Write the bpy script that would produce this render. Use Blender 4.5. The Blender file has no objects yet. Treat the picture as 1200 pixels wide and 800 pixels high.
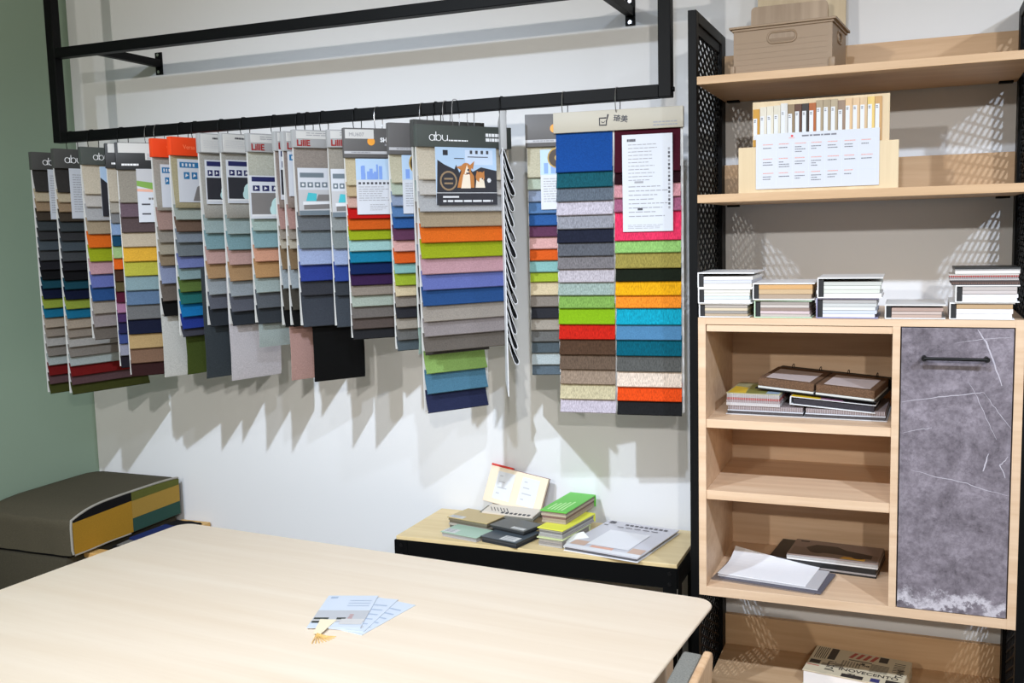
import bpy, bmesh, math, random
from mathutils import Matrix, Vector, noise
random.seed(7)
PI = math.pi
scene = bpy.context.scene
COL = scene.collection

# ------------------------------------------------------------------ materials
def lin(c):
    r = []
    for v in c:
        v = v / 255.0
        r.append(v / 12.92 if v <= .04045 else ((v + .055) / 1.055) ** 2.4)
    return (r[0], r[1], r[2], 1.0)

MATS = {}
def new_mat(name):
    m = bpy.data.materials.new(name); m.use_nodes = True
    nt = m.node_tree; b = nt.nodes['Principled BSDF']
    return m, nt, b

def plain(name, c, rough=.5, metal=0, spec=.5, bump=0, bscale=60, var=0):
    key = (name, c)
    if key in MATS: return MATS[key]
    m, nt, b = new_mat(name)
    b.inputs['Base Color'].default_value = lin(c)
    b.inputs['Roughness'].default_value = rough
    b.inputs['Metallic'].default_value = metal
    b.inputs['Specular IOR Level'].default_value = spec
    if bump or var:
        tc = nt.nodes.new('ShaderNodeTexCoord'); n = nt.nodes.new('ShaderNodeTexNoise')
        n.inputs['Scale'].default_value = bscale; n.inputs['Detail'].default_value = 4
        nt.links.new(tc.outputs['Object'], n.inputs['Vector'])
        if bump:
            bp = nt.nodes.new('ShaderNodeBump'); bp.inputs['Strength'].default_value = bump
            bp.inputs['Distance'].default_value = .002
            nt.links.new(n.outputs['Fac'], bp.inputs['Height']); nt.links.new(bp.outputs['Normal'], b.inputs['Normal'])
        if var:
            mix_var(nt, b, n.outputs['Fac'], c, var)
    MATS[key] = m
    return m

def mix_var(nt, b, fac, c, var):
    r = nt.nodes.new('ShaderNodeValToRGB')
    l = lin(c)
    r.color_ramp.elements[0].position = .3; r.color_ramp.elements[1].position = .7
    r.color_ramp.elements[0].color = tuple(v * (1 - var) for v in l[:3]) + (1,)
    r.color_ramp.elements[1].color = tuple(min(1, v * (1 + var)) for v in l[:3]) + (1,)
    nt.links.new(fac, r.inputs['Fac']); nt.links.new(r.outputs['Color'], b.inputs['Base Color'])

def dim(c, f):
    """same hue, f times the linear reflectance"""
    return tuple(int(round(255 * ((v / 255.0) ** 2.2 * f) ** (1 / 2.2))) for v in c)

def fabric(c, var=.14, streak=False):
    """woven cloth: fine two way weave plus a little sheen"""
    key = ('fabric', tuple(c), var, streak)
    if key in MATS: return MATS[key]
    m, nt, b = new_mat('woven_fabric')
    b.inputs['Roughness'].default_value = .9
    c = dim(c, .66)
    b.inputs['Specular IOR Level'].default_value = .15
    tc = nt.nodes.new('ShaderNodeTexCoord'); mp = nt.nodes.new('ShaderNodeMapping')
    mp.inputs['Scale'].default_value = (420, 420, 60) if streak else (260, 260, 330)
    n = nt.nodes.new('ShaderNodeTexNoise'); n.inputs['Scale'].default_value = 1; n.inputs['Detail'].default_value = 3
    nt.links.new(tc.outputs['Object'], mp.inputs['Vector']); nt.links.new(mp.outputs['Vector'], n.inputs['Vector'])
    mix_var(nt, b, n.outputs['Fac'], c, var * (2.2 if streak else 1))
    bp = nt.nodes.new('ShaderNodeBump'); bp.inputs['Strength'].default_value = .25; bp.inputs['Distance'].default_value = .001
    nt.links.new(n.outputs['Fac'], bp.inputs['Height']); nt.links.new(bp.outputs['Normal'], b.inputs['Normal'])
    MATS[key] = m
    return m

def wood(name, c1, c2, axis='x', rough=.45, scale=1.0):
    key = (name, axis)
    if key in MATS: return MATS[key]
    m, nt, b = new_mat(name)
    b.inputs['Roughness'].default_value = rough; b.inputs['Specular IOR Level'].default_value = .3
    tc = nt.nodes.new('ShaderNodeTexCoord'); mp = nt.nodes.new('ShaderNodeMapping')
    s = {'x': (1.2, 22, 22), 'y': (22, 1.2, 22), 'z': (22, 22, 1.2)}[axis]
    mp.inputs['Scale'].default_value = tuple(v * scale for v in s)
    n = nt.nodes.new('ShaderNodeTexNoise'); n.inputs['Scale'].default_value = 1.6
    n.inputs['Detail'].default_value = 6; n.inputs['Roughness'].default_value = .62; n.inputs['Distortion'].default_value = .35
    r = nt.nodes.new('ShaderNodeValToRGB')
    r.color_ramp.elements[0].position = .3; r.color_ramp.elements[1].position = .68
    r.color_ramp.elements[0].color = lin(c1); r.color_ramp.elements[1].color = lin(c2)
    nt.links.new(tc.outputs['Object'], mp.inputs['Vector']); nt.links.new(mp.outputs['Vector'], n.inputs['Vector'])
    nt.links.new(n.outputs['Fac'], r.inputs['Fac']); nt.links.new(r.outputs['Color'], b.inputs['Base Color'])
    bp = nt.nodes.new('ShaderNodeBump'); bp.inputs['Strength'].default_value = .06; bp.inputs['Distance'].default_value = .001
    nt.links.new(n.outputs['Fac'], bp.inputs['Height']); nt.links.new(bp.outputs['Normal'], b.inputs['Normal'])
    MATS[key] = m
    return m

def marble():
    m, nt, b = new_mat('grey_stone_laminate')
    b.inputs['Roughness'].default_value = .38; b.inputs['Specular IOR Level'].default_value = .35
    tc = nt.nodes.new('ShaderNodeTexCoord')
    n = nt.nodes.new('ShaderNodeTexNoise'); n.inputs['Scale'].default_value = 11; n.inputs['Detail'].default_value = 10; n.inputs['Roughness'].default_value = .74
    n.inputs['Distortion'].default_value = .5
    nt.links.new(tc.outputs['Object'], n.inputs['Vector'])
    r = nt.nodes.new('ShaderNodeValToRGB')
    e = r.color_ramp.elements
    e[0].position = .3; e[0].color = lin((92, 85, 91)); e[1].position = .7; e[1].color = lin((156, 147, 155))
    nt.links.new(n.outputs['Fac'], r.inputs['Fac'])
    # hairline cracks
    w = nt.nodes.new('ShaderNodeTexNoise'); w.inputs['Scale'].default_value = 5; w.inputs['Detail'].default_value = 6
    nt.links.new(tc.outputs['Object'], w.inputs['Vector'])
    mx = nt.nodes.new('ShaderNodeMixRGB'); mx.inputs['Fac'].default_value = .35
    nt.links.new(tc.outputs['Object'], mx.inputs['Color1']); nt.links.new(w.outputs['Color'], mx.inputs['Color2'])
    v = nt.nodes.new('ShaderNodeTexVoronoi'); v.feature = 'DISTANCE_TO_EDGE'; v.inputs['Scale'].default_value = 22
    nt.links.new(mx.outputs['Color'], v.inputs['Vector'])
    r2 = nt.nodes.new('ShaderNodeValToRGB'); e = r2.color_ramp.elements
    e[0].position = 0; e[0].color = (.55, .55, .55, 1); e[1].position = .02; e[1].color = (1, 1, 1, 1)
    nt.links.new(v.outputs['Distance'], r2.inputs['Fac'])
    m1 = nt.nodes.new('ShaderNodeMixRGB'); m1.blend_type = 'MULTIPLY'; m1.inputs['Fac'].default_value = .55
    nt.links.new(r.outputs['Color'], m1.inputs['Color1']); nt.links.new(r2.outputs['Color'], m1.inputs['Color2'])
    n4 = nt.nodes.new('ShaderNodeTexNoise'); n4.inputs['Scale'].default_value = 75; n4.inputs['Detail'].default_value = 6; n4.inputs['Roughness'].default_value = .7
    nt.links.new(tc.outputs['Object'], n4.inputs['Vector'])
    r4 = nt.nodes.new('ShaderNodeValToRGB'); e = r4.color_ramp.elements
    e[0].position = .34; e[0].color = (.6, .58, .6, 1); e[1].position = .6; e[1].color = (1.12, 1.12, 1.12, 1)
    nt.links.new(n4.outputs['Fac'], r4.inputs['Fac'])
    m4 = nt.nodes.new('ShaderNodeMixRGB'); m4.blend_type = 'MULTIPLY'; m4.inputs['Fac'].default_value = .8
    nt.links.new(m1.outputs['Color'], m4.inputs['Color1']); nt.links.new(r4.outputs['Color'], m4.inputs['Color2']); m1 = m4
    # white mineral band along the foot of the slab
    sp = nt.nodes.new('ShaderNodeSeparateXYZ'); nt.links.new(tc.outputs['Object'], sp.inputs['Vector'])
    n3 = nt.nodes.new('ShaderNodeTexNoise'); n3.inputs['Scale'].default_value = 16; n3.inputs['Detail'].default_value = 8; n3.inputs['Roughness'].default_value = .75
    nt.links.new(tc.outputs['Object'], n3.inputs['Vector'])
    ma = nt.nodes.new('ShaderNodeMath'); ma.operation = 'MULTIPLY_ADD'; ma.inputs[1].default_value = .22; ma.inputs[2].default_value = -.085
    nt.links.new(n3.outputs['Fac'], ma.inputs[0])
    ad = nt.nodes.new('ShaderNodeMath'); ad.operation = 'ADD'
    nt.links.new(sp.outputs['Z'], ad.inputs[0]); nt.links.new(ma.outputs['Value'], ad.inputs[1])
    r3 = nt.nodes.new('ShaderNodeValToRGB'); e = r3.color_ramp.elements
    e[0].position = .028; e[0].color = (0, 0, 0, 1); e[1].position = .04; e[1].color = (.85, .85, .85, 1)
    x = e.new(.052); x.color = (.6, .6, .6, 1); x = e.new(.07); x.color = (0, 0, 0, 1)
    nt.links.new(ad.outputs['Value'], r3.inputs['Fac'])
    m2 = nt.nodes.new('ShaderNodeMixRGB'); m2.inputs['Color2'].default_value = lin((214, 208, 214))
    nt.links.new(r3.outputs['Color'], m2.inputs['Fac']); nt.links.new(m1.outputs['Color'], m2.inputs['Color1'])
    nt.links.new(m2.outputs['Color'], b.inputs['Base Color'])
    return m

def wall_paint(name, c):
    return plain(name, c, rough=.75, spec=.2, bump=.05, bscale=180)

WHITE = plain('white_paper', (216, 217, 219), .6)
OFFW = plain('white_card', (206, 205, 201), .6)
BLACKM = plain('black_powder_coated_steel', (7, 8, 9), .5, 0, .14, bump=.04, bscale=400)
CHROME = plain('chrome', (200, 200, 203), .2, 1)
INK = plain('dark_print', (66, 66, 72), .6)
GINK = plain('grey_print', (150, 150, 154), .6)
RINK = plain('red_print', (196, 80, 70), .6)
BLACK = plain('black_plastic', (11, 11, 12), .45, 0, .3)
OAK1, OAK2 = (208, 174, 140), (226, 197, 166)
OAKX = wood('light_oak_laminate', OAK1, OAK2, 'x'); OAKZ = wood('light_oak_laminate', OAK1, OAK2, 'z'); OAKY = wood('light_oak_laminate', OAK1, OAK2, 'y')
OAKB = wood('oak_darkened_for_light', (190, 154, 115), (207, 173, 135), 'x')  # shelf oak darkened in its colour to hold down brightly lit front edges
TABW = wood('pale_maple_laminate', (226, 206, 181), (234, 217, 195), 'x', .38, .45)
BENCHW = wood('yellow_bamboo_board', (214, 188, 136), (228, 205, 158), 'x', .4)

# ------------------------------------------------------------------ mesh helper
class MB:
    def __init__(self): self.v = []; self.f = []; self.mi = []
    def face(self, pts, mi=0):
        n = len(self.v); self.v += [tuple(p) for p in pts]; self.f.append(tuple(range(n, n + len(pts)))); self.mi.append(mi)
    def hexa(self, p, mi=0):
        """8 points: bottom 4 (ccw from above) then top 4"""
        n = len(self.v); self.v += [tuple(q) for q in p]
        for q in ((3, 2, 1, 0), (4, 5, 6, 7), (0, 1, 5, 4), (1, 2, 6, 5), (2, 3, 7, 6), (3, 0, 4, 7)):
            self.f.append(tuple(n + i for i in q)); self.mi.append(mi)
        return self
    def box(self, x0, x1, y0, y1, z0, z1, mi=0, M=None, b=0):
        if b and min(x1 - x0, y1 - y0, z1 - z0) > 2.2 * b:
            return self.bbox(x0, x1, y0, y1, z0, z1, mi, M, b)
        p = [(x0, y0, z0), (x1, y0, z0), (x1, y1, z0), (x0, y1, z0), (x0, y0, z1), (x1, y0, z1), (x1, y1, z1), (x0, y1, z1)]
        if M: p = [M @ Vector(q) for q in p]
        return self.hexa(p, mi)
    def bbox(self, x0, x1, y0, y1, z0, z1, mi=0, M=None, b=.002, seg=2):
        bm = bmesh.new(); bmesh.ops.create_cube(bm, size=1)
        for v in bm.verts:
            v.co = Vector(((x0 + x1) / 2 + v.co.x * (x1 - x0), (y0 + y1) / 2 + v.co.y * (y1 - y0), (z0 + z1) / 2 + v.co.z * (z1 - z0)))
        bmesh.ops.bevel(bm, geom=bm.edges[:], offset=b, segments=seg, affect='EDGES', profile=.5)
        self.add_bm(bm, mi, M); bm.free(); return self
    def add_bm(self, bm, mi=0, M=None):
        bm.verts.index_update(); n = len(self.v)
        self.v += [tuple(M @ v.co) if M else tuple(v.co) for v in bm.verts]
        for f in bm.faces: self.f.append(tuple(n + v.index for v in f.verts)); self.mi.append(mi)
    def prism(self, pts, axis, a, b, mi=0, M=None):
        """extrude a 2D outline along an axis; pts are the two other coordinates in order"""
        n = len(self.v); k = len(pts)
        def mk(p, t):
            q = {'x': (t, p[0], p[1]), 'y': (p[0], t, p[1]), 'z': (p[0], p[1], t)}[axis]
            return tuple(M @ Vector(q)) if M else q
        self.v += [mk(p, a) for p in pts] + [mk(p, b) for p in pts]
        self.f.append(tuple(range(n + k - 1, n - 1, -1))); self.mi.append(mi)
        self.f.append(tuple(range(n + k, n + 2 * k))); self.mi.append(mi)
        for i in range(k):
            j = (i + 1) % k
            self.f.append((n + i, n + j, n + k + j, n + k + i)); self.mi.append(mi)
        return self
    def tube(self, pts, r, seg=8, closed=False, mi=0, cap=True):
        pts = [Vector(p) for p in pts]; n0 = len(self.v); k = len(pts); prev = None
        for i, p in enumerate(pts):
            if closed: t = pts[(i + 1) % k] - pts[i - 1]
            else: t = pts[min(i + 1, k - 1)] - pts[max(i - 1, 0)]
            t.normalize()
            if prev is None:
                a = t.orthogonal().normalized()
            else:
                a = (prev - t * prev.dot(t)).normalized()
            prev = a; bb = t.cross(a)
            rr = r[i] if isinstance(r, (list, tuple)) else r
            for s in range(seg):
                an = 2 * PI * s / seg
                self.v.append(tuple(p + a * math.cos(an) * rr + bb * math.sin(an) * rr))
        for i in range(k if closed else k - 1):
            j = (i + 1) % k
            for s in range(seg):
                s2 = (s + 1) % seg
                self.f.append((n0 + i * seg + s, n0 + i * seg + s2, n0 + j * seg + s2, n0 + j * seg + s)); self.mi.append(mi)
        if cap and not closed:
            self.f.append(tuple(n0 + s for s in range(seg - 1, -1, -1))); self.mi.append(mi)
            self.f.append(tuple(n0 + (k - 1) * seg + s for s in range(seg))); self.mi.append(mi)
        return self
    def ribbon(self, prof, axis_fn, w0, w1, th, mi=0):
        """thin sheet: prof = list of 2D points (a, b); axis_fn(u, a, b) -> 3D; thickness th"""
        k = len(prof); n = len(self.v); off = []
        for i in range(k):
            a = Vector(prof[max(i - 1, 0)]); b = Vector(prof[min(i + 1, k - 1)]); t = (b - a)
            t = t.normalized() if t.length else Vector((0, 1)); off.append(Vector((t.y, -t.x)) * th)
        for u in (w0, w1):
            for i in range(k):
                p = Vector(prof[i]); q = p + off[i]
                self.v.append(tuple(axis_fn(u, p.x, p.y))); self.v.append(tuple(axis_fn(u, q.x, q.y)))
        K = 2 * k
        for i in range(k - 1):
            a = n + 2 * i
            for q in ((a, a + 2, a + K + 2, a + K), (a + 1, a + K + 1, a + K + 3, a + 3), (a, a + 1, a + 3, a + 2), (a + K, a + K + 2, a + K + 3, a + K + 1)):
                self.f.append(q); self.mi.append(mi)
        for a in (n, n + 2 * (k - 1)):
            self.f.append((a, a + K, a + K + 1, a + 1)); self.mi.append(mi)
        return self
    def build(self, name, mats, parent=None, smooth=False, angle=None):
        me = bpy.data.meshes.new(name); me.from_pydata(self.v, [], self.f)
        if not isinstance(mats, (list, tuple)): mats = [mats]
        for m in mats: me.materials.append(m)
        if len(mats) > 1: me.polygons.foreach_set('material_index', self.mi)
        bm = bmesh.new(); bm.from_mesh(me); bmesh.ops.recalc_face_normals(bm, faces=bm.faces[:]); bm.to_mesh(me); bm.free()
        if smooth:
            me.polygons.foreach_set('use_smooth', [True] * len(me.polygons))
            try: me.set_sharp_from_angle(angle=math.radians(angle or 40))
            except Exception: pass
        me.update()
        o = bpy.data.objects.new(name, me); COL.objects.link(o)
        if parent: o.parent = parent
        return o

def thing(name, label, cat, loc=(0, 0, 0), rz=0, group=None, rot=None):
    o = bpy.data.objects.new(name, None); COL.objects.link(o)
    o.empty_display_size = .05
    o.location = loc; o.rotation_euler = rot if rot else (0, 0, rz)
    o['label'] = label; o['category'] = cat
    if group: o['group'] = group
    return o
def tag(o, label, cat, group=None):
    o['label'] = label; o['category'] = cat
    if group: o['group'] = group
    return o
def structure(o): o['kind'] = 'structure'; return o

def text(name, body, size, mat, parent, loc, rot=(PI / 2, 0, 0), xs=1.0, bold=0.0, align='LEFT', depth=.0002):
    cu = bpy.data.curves.new(name, 'FONT'); cu.body = body; cu.size = size; cu.align_x = align
    cu.extrude = depth; cu.offset = bold; cu.resolution_u = 3
    t = bpy.data.objects.new(name, cu); COL.objects.link(t)
    dg = bpy.context.evaluated_depsgraph_get(); dg.update()
    me = bpy.data.meshes.new_from_object(t.evaluated_get(dg))
    bpy.data.objects.remove(t); bpy.data.curves.remove(cu)
    me.materials.clear(); me.materials.append(mat)
    o = bpy.data.objects.new(name, me); COL.objects.link(o)
    o.parent = parent; o.location = loc; o.rotation_euler = rot; o.scale = (xs, 1, 1)
    return o

def flat_quad(mb, x0, x1, z0, z1, y, mi=0):
    mb.face([(x0, y, z0), (x1, y, z0), (x1, y, z1), (x0, y, z1)], mi)

def rule_lines(mb, x0, x1, z0, z1, n, y, mi=0, fill=.45, ragged=.4, words=True):
    """rows of small printed words on an upright card facing -y"""
    h = (z1 - z0) / n
    for i in range(n):
        zt = z1 - i * h
        end = x1 - random.random() * ragged * (x1 - x0)
        x = x0
        while x < end - .002:
            wl = min(end - x, (x1 - x0) * random.uniform(.06, .2)) if words else end - x
            flat_quad(mb, x, x + wl, zt - h * fill, zt, y, mi)
            x += wl + (x1 - x0) * .025
# ------------------------------------------------------------------ camera
cam_d = bpy.data.cameras.new('camera'); cam = bpy.data.objects.new('camera', cam_d); COL.objects.link(cam)
R_ = Vector((.92645777, .37556456, -.02504504)); U_ = Vector((-.01818463, .11112087, .99364051)); F_ = Vector((-.37595919, .92011054, -.1097783))
Mc = Matrix.Identity(4)
for i in range(3):
    Mc[i][0] = R_[i]; Mc[i][1] = U_[i]; Mc[i][2] = -F_[i]
Mc[0][3], Mc[1][3], Mc[2][3] = .55144, -3.14256, 1.73048
cam.matrix_world = Mc
cam_d.sensor_width = 36; cam_d.lens = 1163.647 / 1200 * 36; cam_d.clip_start = .05
scene.camera = cam

# ------------------------------------------------------------------ room
XL, XR, YF, ZC = -2.628, 3.4, -5.6, 3.05
WALLW = wall_paint('white_wall_paint', (226, 226, 226)); WALLG = wall_paint('sage_green_wall_paint', (149, 169, 149))
structure(MB().box(XL - .1, XR + .1, 0, .1, 0, ZC).build('wall_back', WALLW))
structure(MB().box(XL - .1, XL, YF, 0, 0, ZC).build('wall_left', WALLG))
structure(MB().box(XR, XR + .1, YF, 0, 0, ZC).build('wall_right', WALLW))
structure(MB().box(XL - .1, XR + .1, YF, .1, -.1, 0).build('floor', plain('grey_floor_tile', (112, 106, 99), .4, bump=.03, var=.05, bscale=4)))
structure(MB().box(XL - .1, XR + .1, YF, .1, ZC, ZC + .1).build('ceiling', wall_paint('white_ceiling_paint', (228, 226, 222))))

# ------------------------------------------------------------------ black steel rail frame
rail = thing('hanging_rail', 'black square steel tube frame carrying the row of fabric sample books', 'rail', (-1.22, 0, 2.1))
def rel(o, root):
    o.parent = root; o.location = -Vector(root.location); return o
S = .036; RY0, RY1 = -.36, -.324
RL, RR = -2.371, -.0898
rel(MB().box(RL, RL + S, RY0, RY1, 2.0934, 3.02, b=.002).build('post', BLACKM), rail)
rel(MB().box(RR - S, RR, RY0, RY1, 2.0934, 3.02, b=.002).build('post', BLACKM), rail)
rel(MB().box(RL + S, RR - S, RY0, RY1, 2.0934, 2.1294, b=.002).build('lower_crossbar', BLACKM), rail)
rel(MB().box(RL + S, RR - S, RY0, RY1, 2.392, 2.428, b=.002).build('upper_crossbar', BLACKM), rail)
for bx in (-2.176, -.300):
    br = rel(MB().box(bx - .012, bx + .012, RY1, -.006, 2.396, 2.424, b=.001).build('wall_bracket', BLACKM), rail)
    pl = MB().box(bx - .016, bx + .016, -.006, 0, 2.368, 2.452, b=.001)
    p = pl.build('mounting_plate', BLACKM); p.parent = br
    s = MB()
    for zz in (2.378, 2.442):
        s.tube([(bx, -.010, zz), (bx, -.005, zz)], .006, 10)
    q = s.build('screw', CHROME); q.parent = br
sc = MB().tube([(RR - .002, -.342, 2.115), (RR + .006, -.342, 2.115)], .007, 10).build('bolt', BLACKM); rel(sc, rail)

# ------------------------------------------------------------------ hanging sample books
BOOKS = [
    {'n': 'b1', 'x': -2.3009, 'y': -0.342, 'yaw': 76, 'w': 0.1595, 'zt': 2.051, 'zh': 1.989, 'zs': [1.9145, 1.88, 1.846, 1.813, 1.777, 1.744, 1.7075, 1.6715, 1.638, 1.6035, 1.5715, 1.535, 1.501, 1.4675, 1.431, 1.3985, 1.3645, 1.329, 1.2965, 1.2595, 1.2285, 1.1945], 'zr': None, 'tail': None, 'card': [-0.1099, -0.0501, 1.8153, 1.9911]},
    {'n': 'b2', 'x': -2.2006, 'y': -0.342, 'yaw': 76, 'w': 0.1564, 'zt': 2.0575, 'zh': 1.99, 'zs': [1.908, 1.8735, 1.84, 1.807, 1.7715, 1.739, 1.703, 1.667, 1.634, 1.5995, 1.568, 1.532, 1.4985, 1.465, 1.429, 1.397, 1.3635, 1.328, 1.296, 1.259, 1.2285, 1.1945], 'zr': None, 'tail': None, 'card': [-0.1104, -0.0, 1.8154, 1.9903]},
    {'n': 'b3', 'x': -2.0636, 'y': -0.342, 'yaw': 72, 'w': 0.1605, 'zt': 2.0565, 'zh': 1.996, 'zs': [1.897, 1.8535, 1.8065, 1.76, 1.713, 1.6655, 1.621, 1.574, 1.5275, 1.483, 1.4365, 1.393], 'zr': None, 'tail': None, 'card': [-0.1027, 0.0417, 1.8205, 1.9908]},
    {'n': 'b4', 'x': -1.9417, 'y': -0.342, 'yaw': 52, 'w': 0.1488, 'zt': 2.066, 'zh': 1.982, 'zs': [1.869, 1.831, 1.796, 1.7545, 1.7165, 1.675, 1.6365, 1.595, 1.5595, 1.521, 1.485, 1.452, 1.413, 1.377, 1.335, 1.2925], 'zr': None, 'tail': None},
    {'n': 'b5', 'x': -1.9005, 'y': -0.342, 'yaw': 50, 'w': 0.1451, 'zt': 2.067, 'zh': 1.975, 'zs': [1.8645, 1.815, 1.7625, 1.7125, 1.6625, 1.6125, 1.562, 1.5115, 1.461, 1.41, 1.359, 1.308, 1.2625], 'zr': None, 'tail': None, 'card': [-0.0865, 0.0325, 1.7955, 1.9778]},
    {'n': 'b6', 'x': -1.7972, 'y': -0.342, 'yaw': 72, 'w': 0.1243, 'zt': 2.0715, 'zh': 2.0095, 'zs': [1.8335, 1.7675, 1.7245, 1.684, 1.6465, 1.5855, 1.526, 1.475], 'zr': None, 'tail': ((222, 222, 216), 1.2625, -1, 1), 'card': [-0.1042, -0.024, 1.8418, 1.9857]},
    {'n': 'b7', 'x': -1.7393, 'y': -0.342, 'yaw': 76, 'w': 0.1137, 'zt': 2.074, 'zh': 2.0125, 'zs': [1.84, 1.8, 1.76, 1.723, 1.677, 1.637, 1.598, 1.556, 1.5155, 1.472, 1.431, 1.4045], 'zr': None, 'tail': ((74, 88, 34), 1.2695, -0.8, 1), 'card': [-0.0961, 0.0243, 1.8572, 2.001]},
    {'n': 'b8', 'x': -1.629, 'y': -0.342, 'yaw': 72, 'w': 0.0994, 'zt': 2.08, 'zh': 2.016, 'zs': [1.803, 1.752, 1.698, 1.6495, 1.6005, 1.546, 1.4975, 1.4395], 'zr': None, 'tail': ((62, 69, 74), 1.262, -1.15, 1), 'card': [-0.0887, 0.021, 1.8478, 1.9928]},
    {'n': 'b9', 'x': -1.5385, 'y': -0.342, 'yaw': 72, 'w': 0.1003, 'zt': 2.0745, 'zh': 2.0115, 'zs': [1.8, 1.747, 1.695, 1.6455, 1.592, 1.5405, 1.4895, 1.4435], 'zr': None, 'tail': ((217, 212, 216), 1.256, -1.02, 1), 'card': [-0.0929, 0.0287, 1.8476, 1.9884]},
    {'n': 'b10', 'x': -1.4161, 'y': -0.342, 'yaw': 66, 'w': 0.1104, 'zt': 2.0675, 'zh': 2.008, 'zs': [1.797, 1.7555, 1.7, 1.6555, 1.6025, 1.5535, 1.502, 1.451], 'zr': None, 'tail': ((176, 190, 186), 1.3705, -0.9, 1), 'card': [-0.1173, 0.0294, 1.7935, 1.9324]},
    {'n': 'b11', 'x': -1.3201, 'y': -0.342, 'yaw': 66, 'w': 0.1015, 'zt': 2.0675, 'zh': 2.006, 'zs': [1.827, 1.7585, 1.726, 1.6955, 1.6295, 1.567, 1.4975, 1.443], 'zr': None, 'tail': ((202, 162, 152), 1.26, -0.75, 1), 'card': [-0.0947, 0.0042, 1.8513, 2.0099]},
    {'n': 'b12', 'x': -1.2875, 'y': -0.342, 'yaw': 66, 'w': 0.1017, 'zt': 2.066, 'zh': 2.004, 'zs': [1.826, 1.758, 1.725, 1.695, 1.629, 1.567, 1.4975, 1.4435], 'zr': None, 'tail': None, 'card': [-0.0953, 0.0051, 1.8611, 2.0028]},
    {'n': 'b13', 'x': -1.2294, 'y': -0.342, 'yaw': 56, 'w': 0.1103, 'zt': 2.069, 'zh': 2.013, 'zs': [1.8005, 1.7515, 1.6945, 1.6425, 1.59, 1.5435, 1.4425], 'zr': None, 'tail': ((8, 8, 8), 1.2565, -0.65, 1), 'card': [-0.105, 0.0283, 1.7994, 1.949]},
    {'n': 'b14', 'x': -1.1061, 'y': -0.342, 'yaw': 48, 'w': 0.0998, 'zt': 2.063, 'zh': 2.0075, 'zs': [1.797, 1.7485, 1.692, 1.6405, 1.5885, 1.5425, 1.442], 'zr': None, 'tail': None, 'card': [-0.0984, 0.0151, 1.7906, 1.9408]},
    {'n': 'b15', 'x': -1.0289, 'y': -0.342, 'yaw': 47, 'w': 0.1153, 'zt': 2.0635, 'zh': 1.972, 'zs': [1.888, 1.8535, 1.819, 1.7845, 1.75, 1.718, 1.683, 1.647, 1.6105, 1.5755, 1.543, 1.508, 1.471, 1.437, 1.4045], 'zr': None, 'tail': None, 'card': [-0.0852, 0.0302, 1.7962, 1.9691]},
    {'n': 'b16', 'x': -0.8698, 'y': -0.342, 'yaw': 50, 'w': 0.1193, 'zt': 2.0685, 'zh': 1.9735, 'zs': [1.889, 1.8525, 1.819, 1.785, 1.751, 1.7145, 1.6805, 1.644, 1.6125, 1.5755, 1.5425, 1.509, 1.4745, 1.44, 1.4055, 1.373], 'zr': None, 'tail': None, 'card': [-0.0843, 0.0284, 1.794, 1.9714]},
    {'n': 'b17', 'x': -0.8229, 'y': -0.342, 'yaw': 62, 'w': 0.096, 'zt': 2.074, 'zh': 1.993, 'zs': [1.883, 1.819, 1.7545, 1.6895, 1.6245, 1.559, 1.5065, 1.4405], 'zr': None, 'tail': ((176, 200, 190), 1.361, -1, 0.6)},
    {'n': 'b18b', 'x': -0.7852, 'y': -0.342, 'yaw': 56, 'w': 0.1166, 'zt': 2.0695, 'zh': 1.991, 'zs': [1.895, 1.849, 1.7975, 1.7515, 1.705, 1.6585, 1.609, 1.5625, 1.5155, 1.4655, 1.418, 1.3625, 1.3045, 1.2415, 1.1825], 'zr': None, 'tail': None},
    {'n': 'b18', 'x': -0.7353, 'y': -0.3491, 'yaw': 54, 'w': 0.1609, 'zt': 2.052, 'zh': 1.9875, 'zs': [1.8925, 1.847, 1.7975, 1.752, 1.7055, 1.6585, 1.611, 1.5635, 1.516, 1.468, 1.423, 1.376], 'zr': None, 'tail': None, 'card': [-0.1054, 0.106, 1.8154, 1.9874]},
    {'n': 'b20', 'x': -0.4077, 'y': -0.342, 'yaw': 16, 'w': 0.1128, 'zt': 2.0685, 'zh': 1.975, 'zs': [1.888, 1.853, 1.818, 1.783, 1.748, 1.715, 1.6795, 1.6455, 1.611, 1.582, 1.5425, 1.508, 1.473, 1.438, 1.4035, 1.37, 1.334, 1.3035], 'zr': None, 'tail': None, 'card': [-0.0738, 0.0278, 1.793, 1.9659]},
    {'n': 'b21', 'x': -0.248, 'y': -0.342, 'yaw': 6, 'w': 0.1832, 'zt': 2.069, 'zh': 2.0105, 'zs': [1.8995, 1.855, 1.8155, 1.7755, 1.7355, 1.6955, 1.6565, 1.6185, 1.5795, 1.5415, 1.5035, 1.456, 1.4115, 1.3655, 1.3215, 1.2775, 1.2325, 1.192], 'zr': [1.892, 1.86, 1.8205, 1.7805, 1.698, 1.663, 1.6185, 1.581, 1.54, 1.5035, 1.455, 1.4105, 1.364, 1.318, 1.2725, 1.231, 1.1895], 'tail': None, 'card': [0.0138, 0.1569, 1.7218, 1.9955]}]
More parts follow.
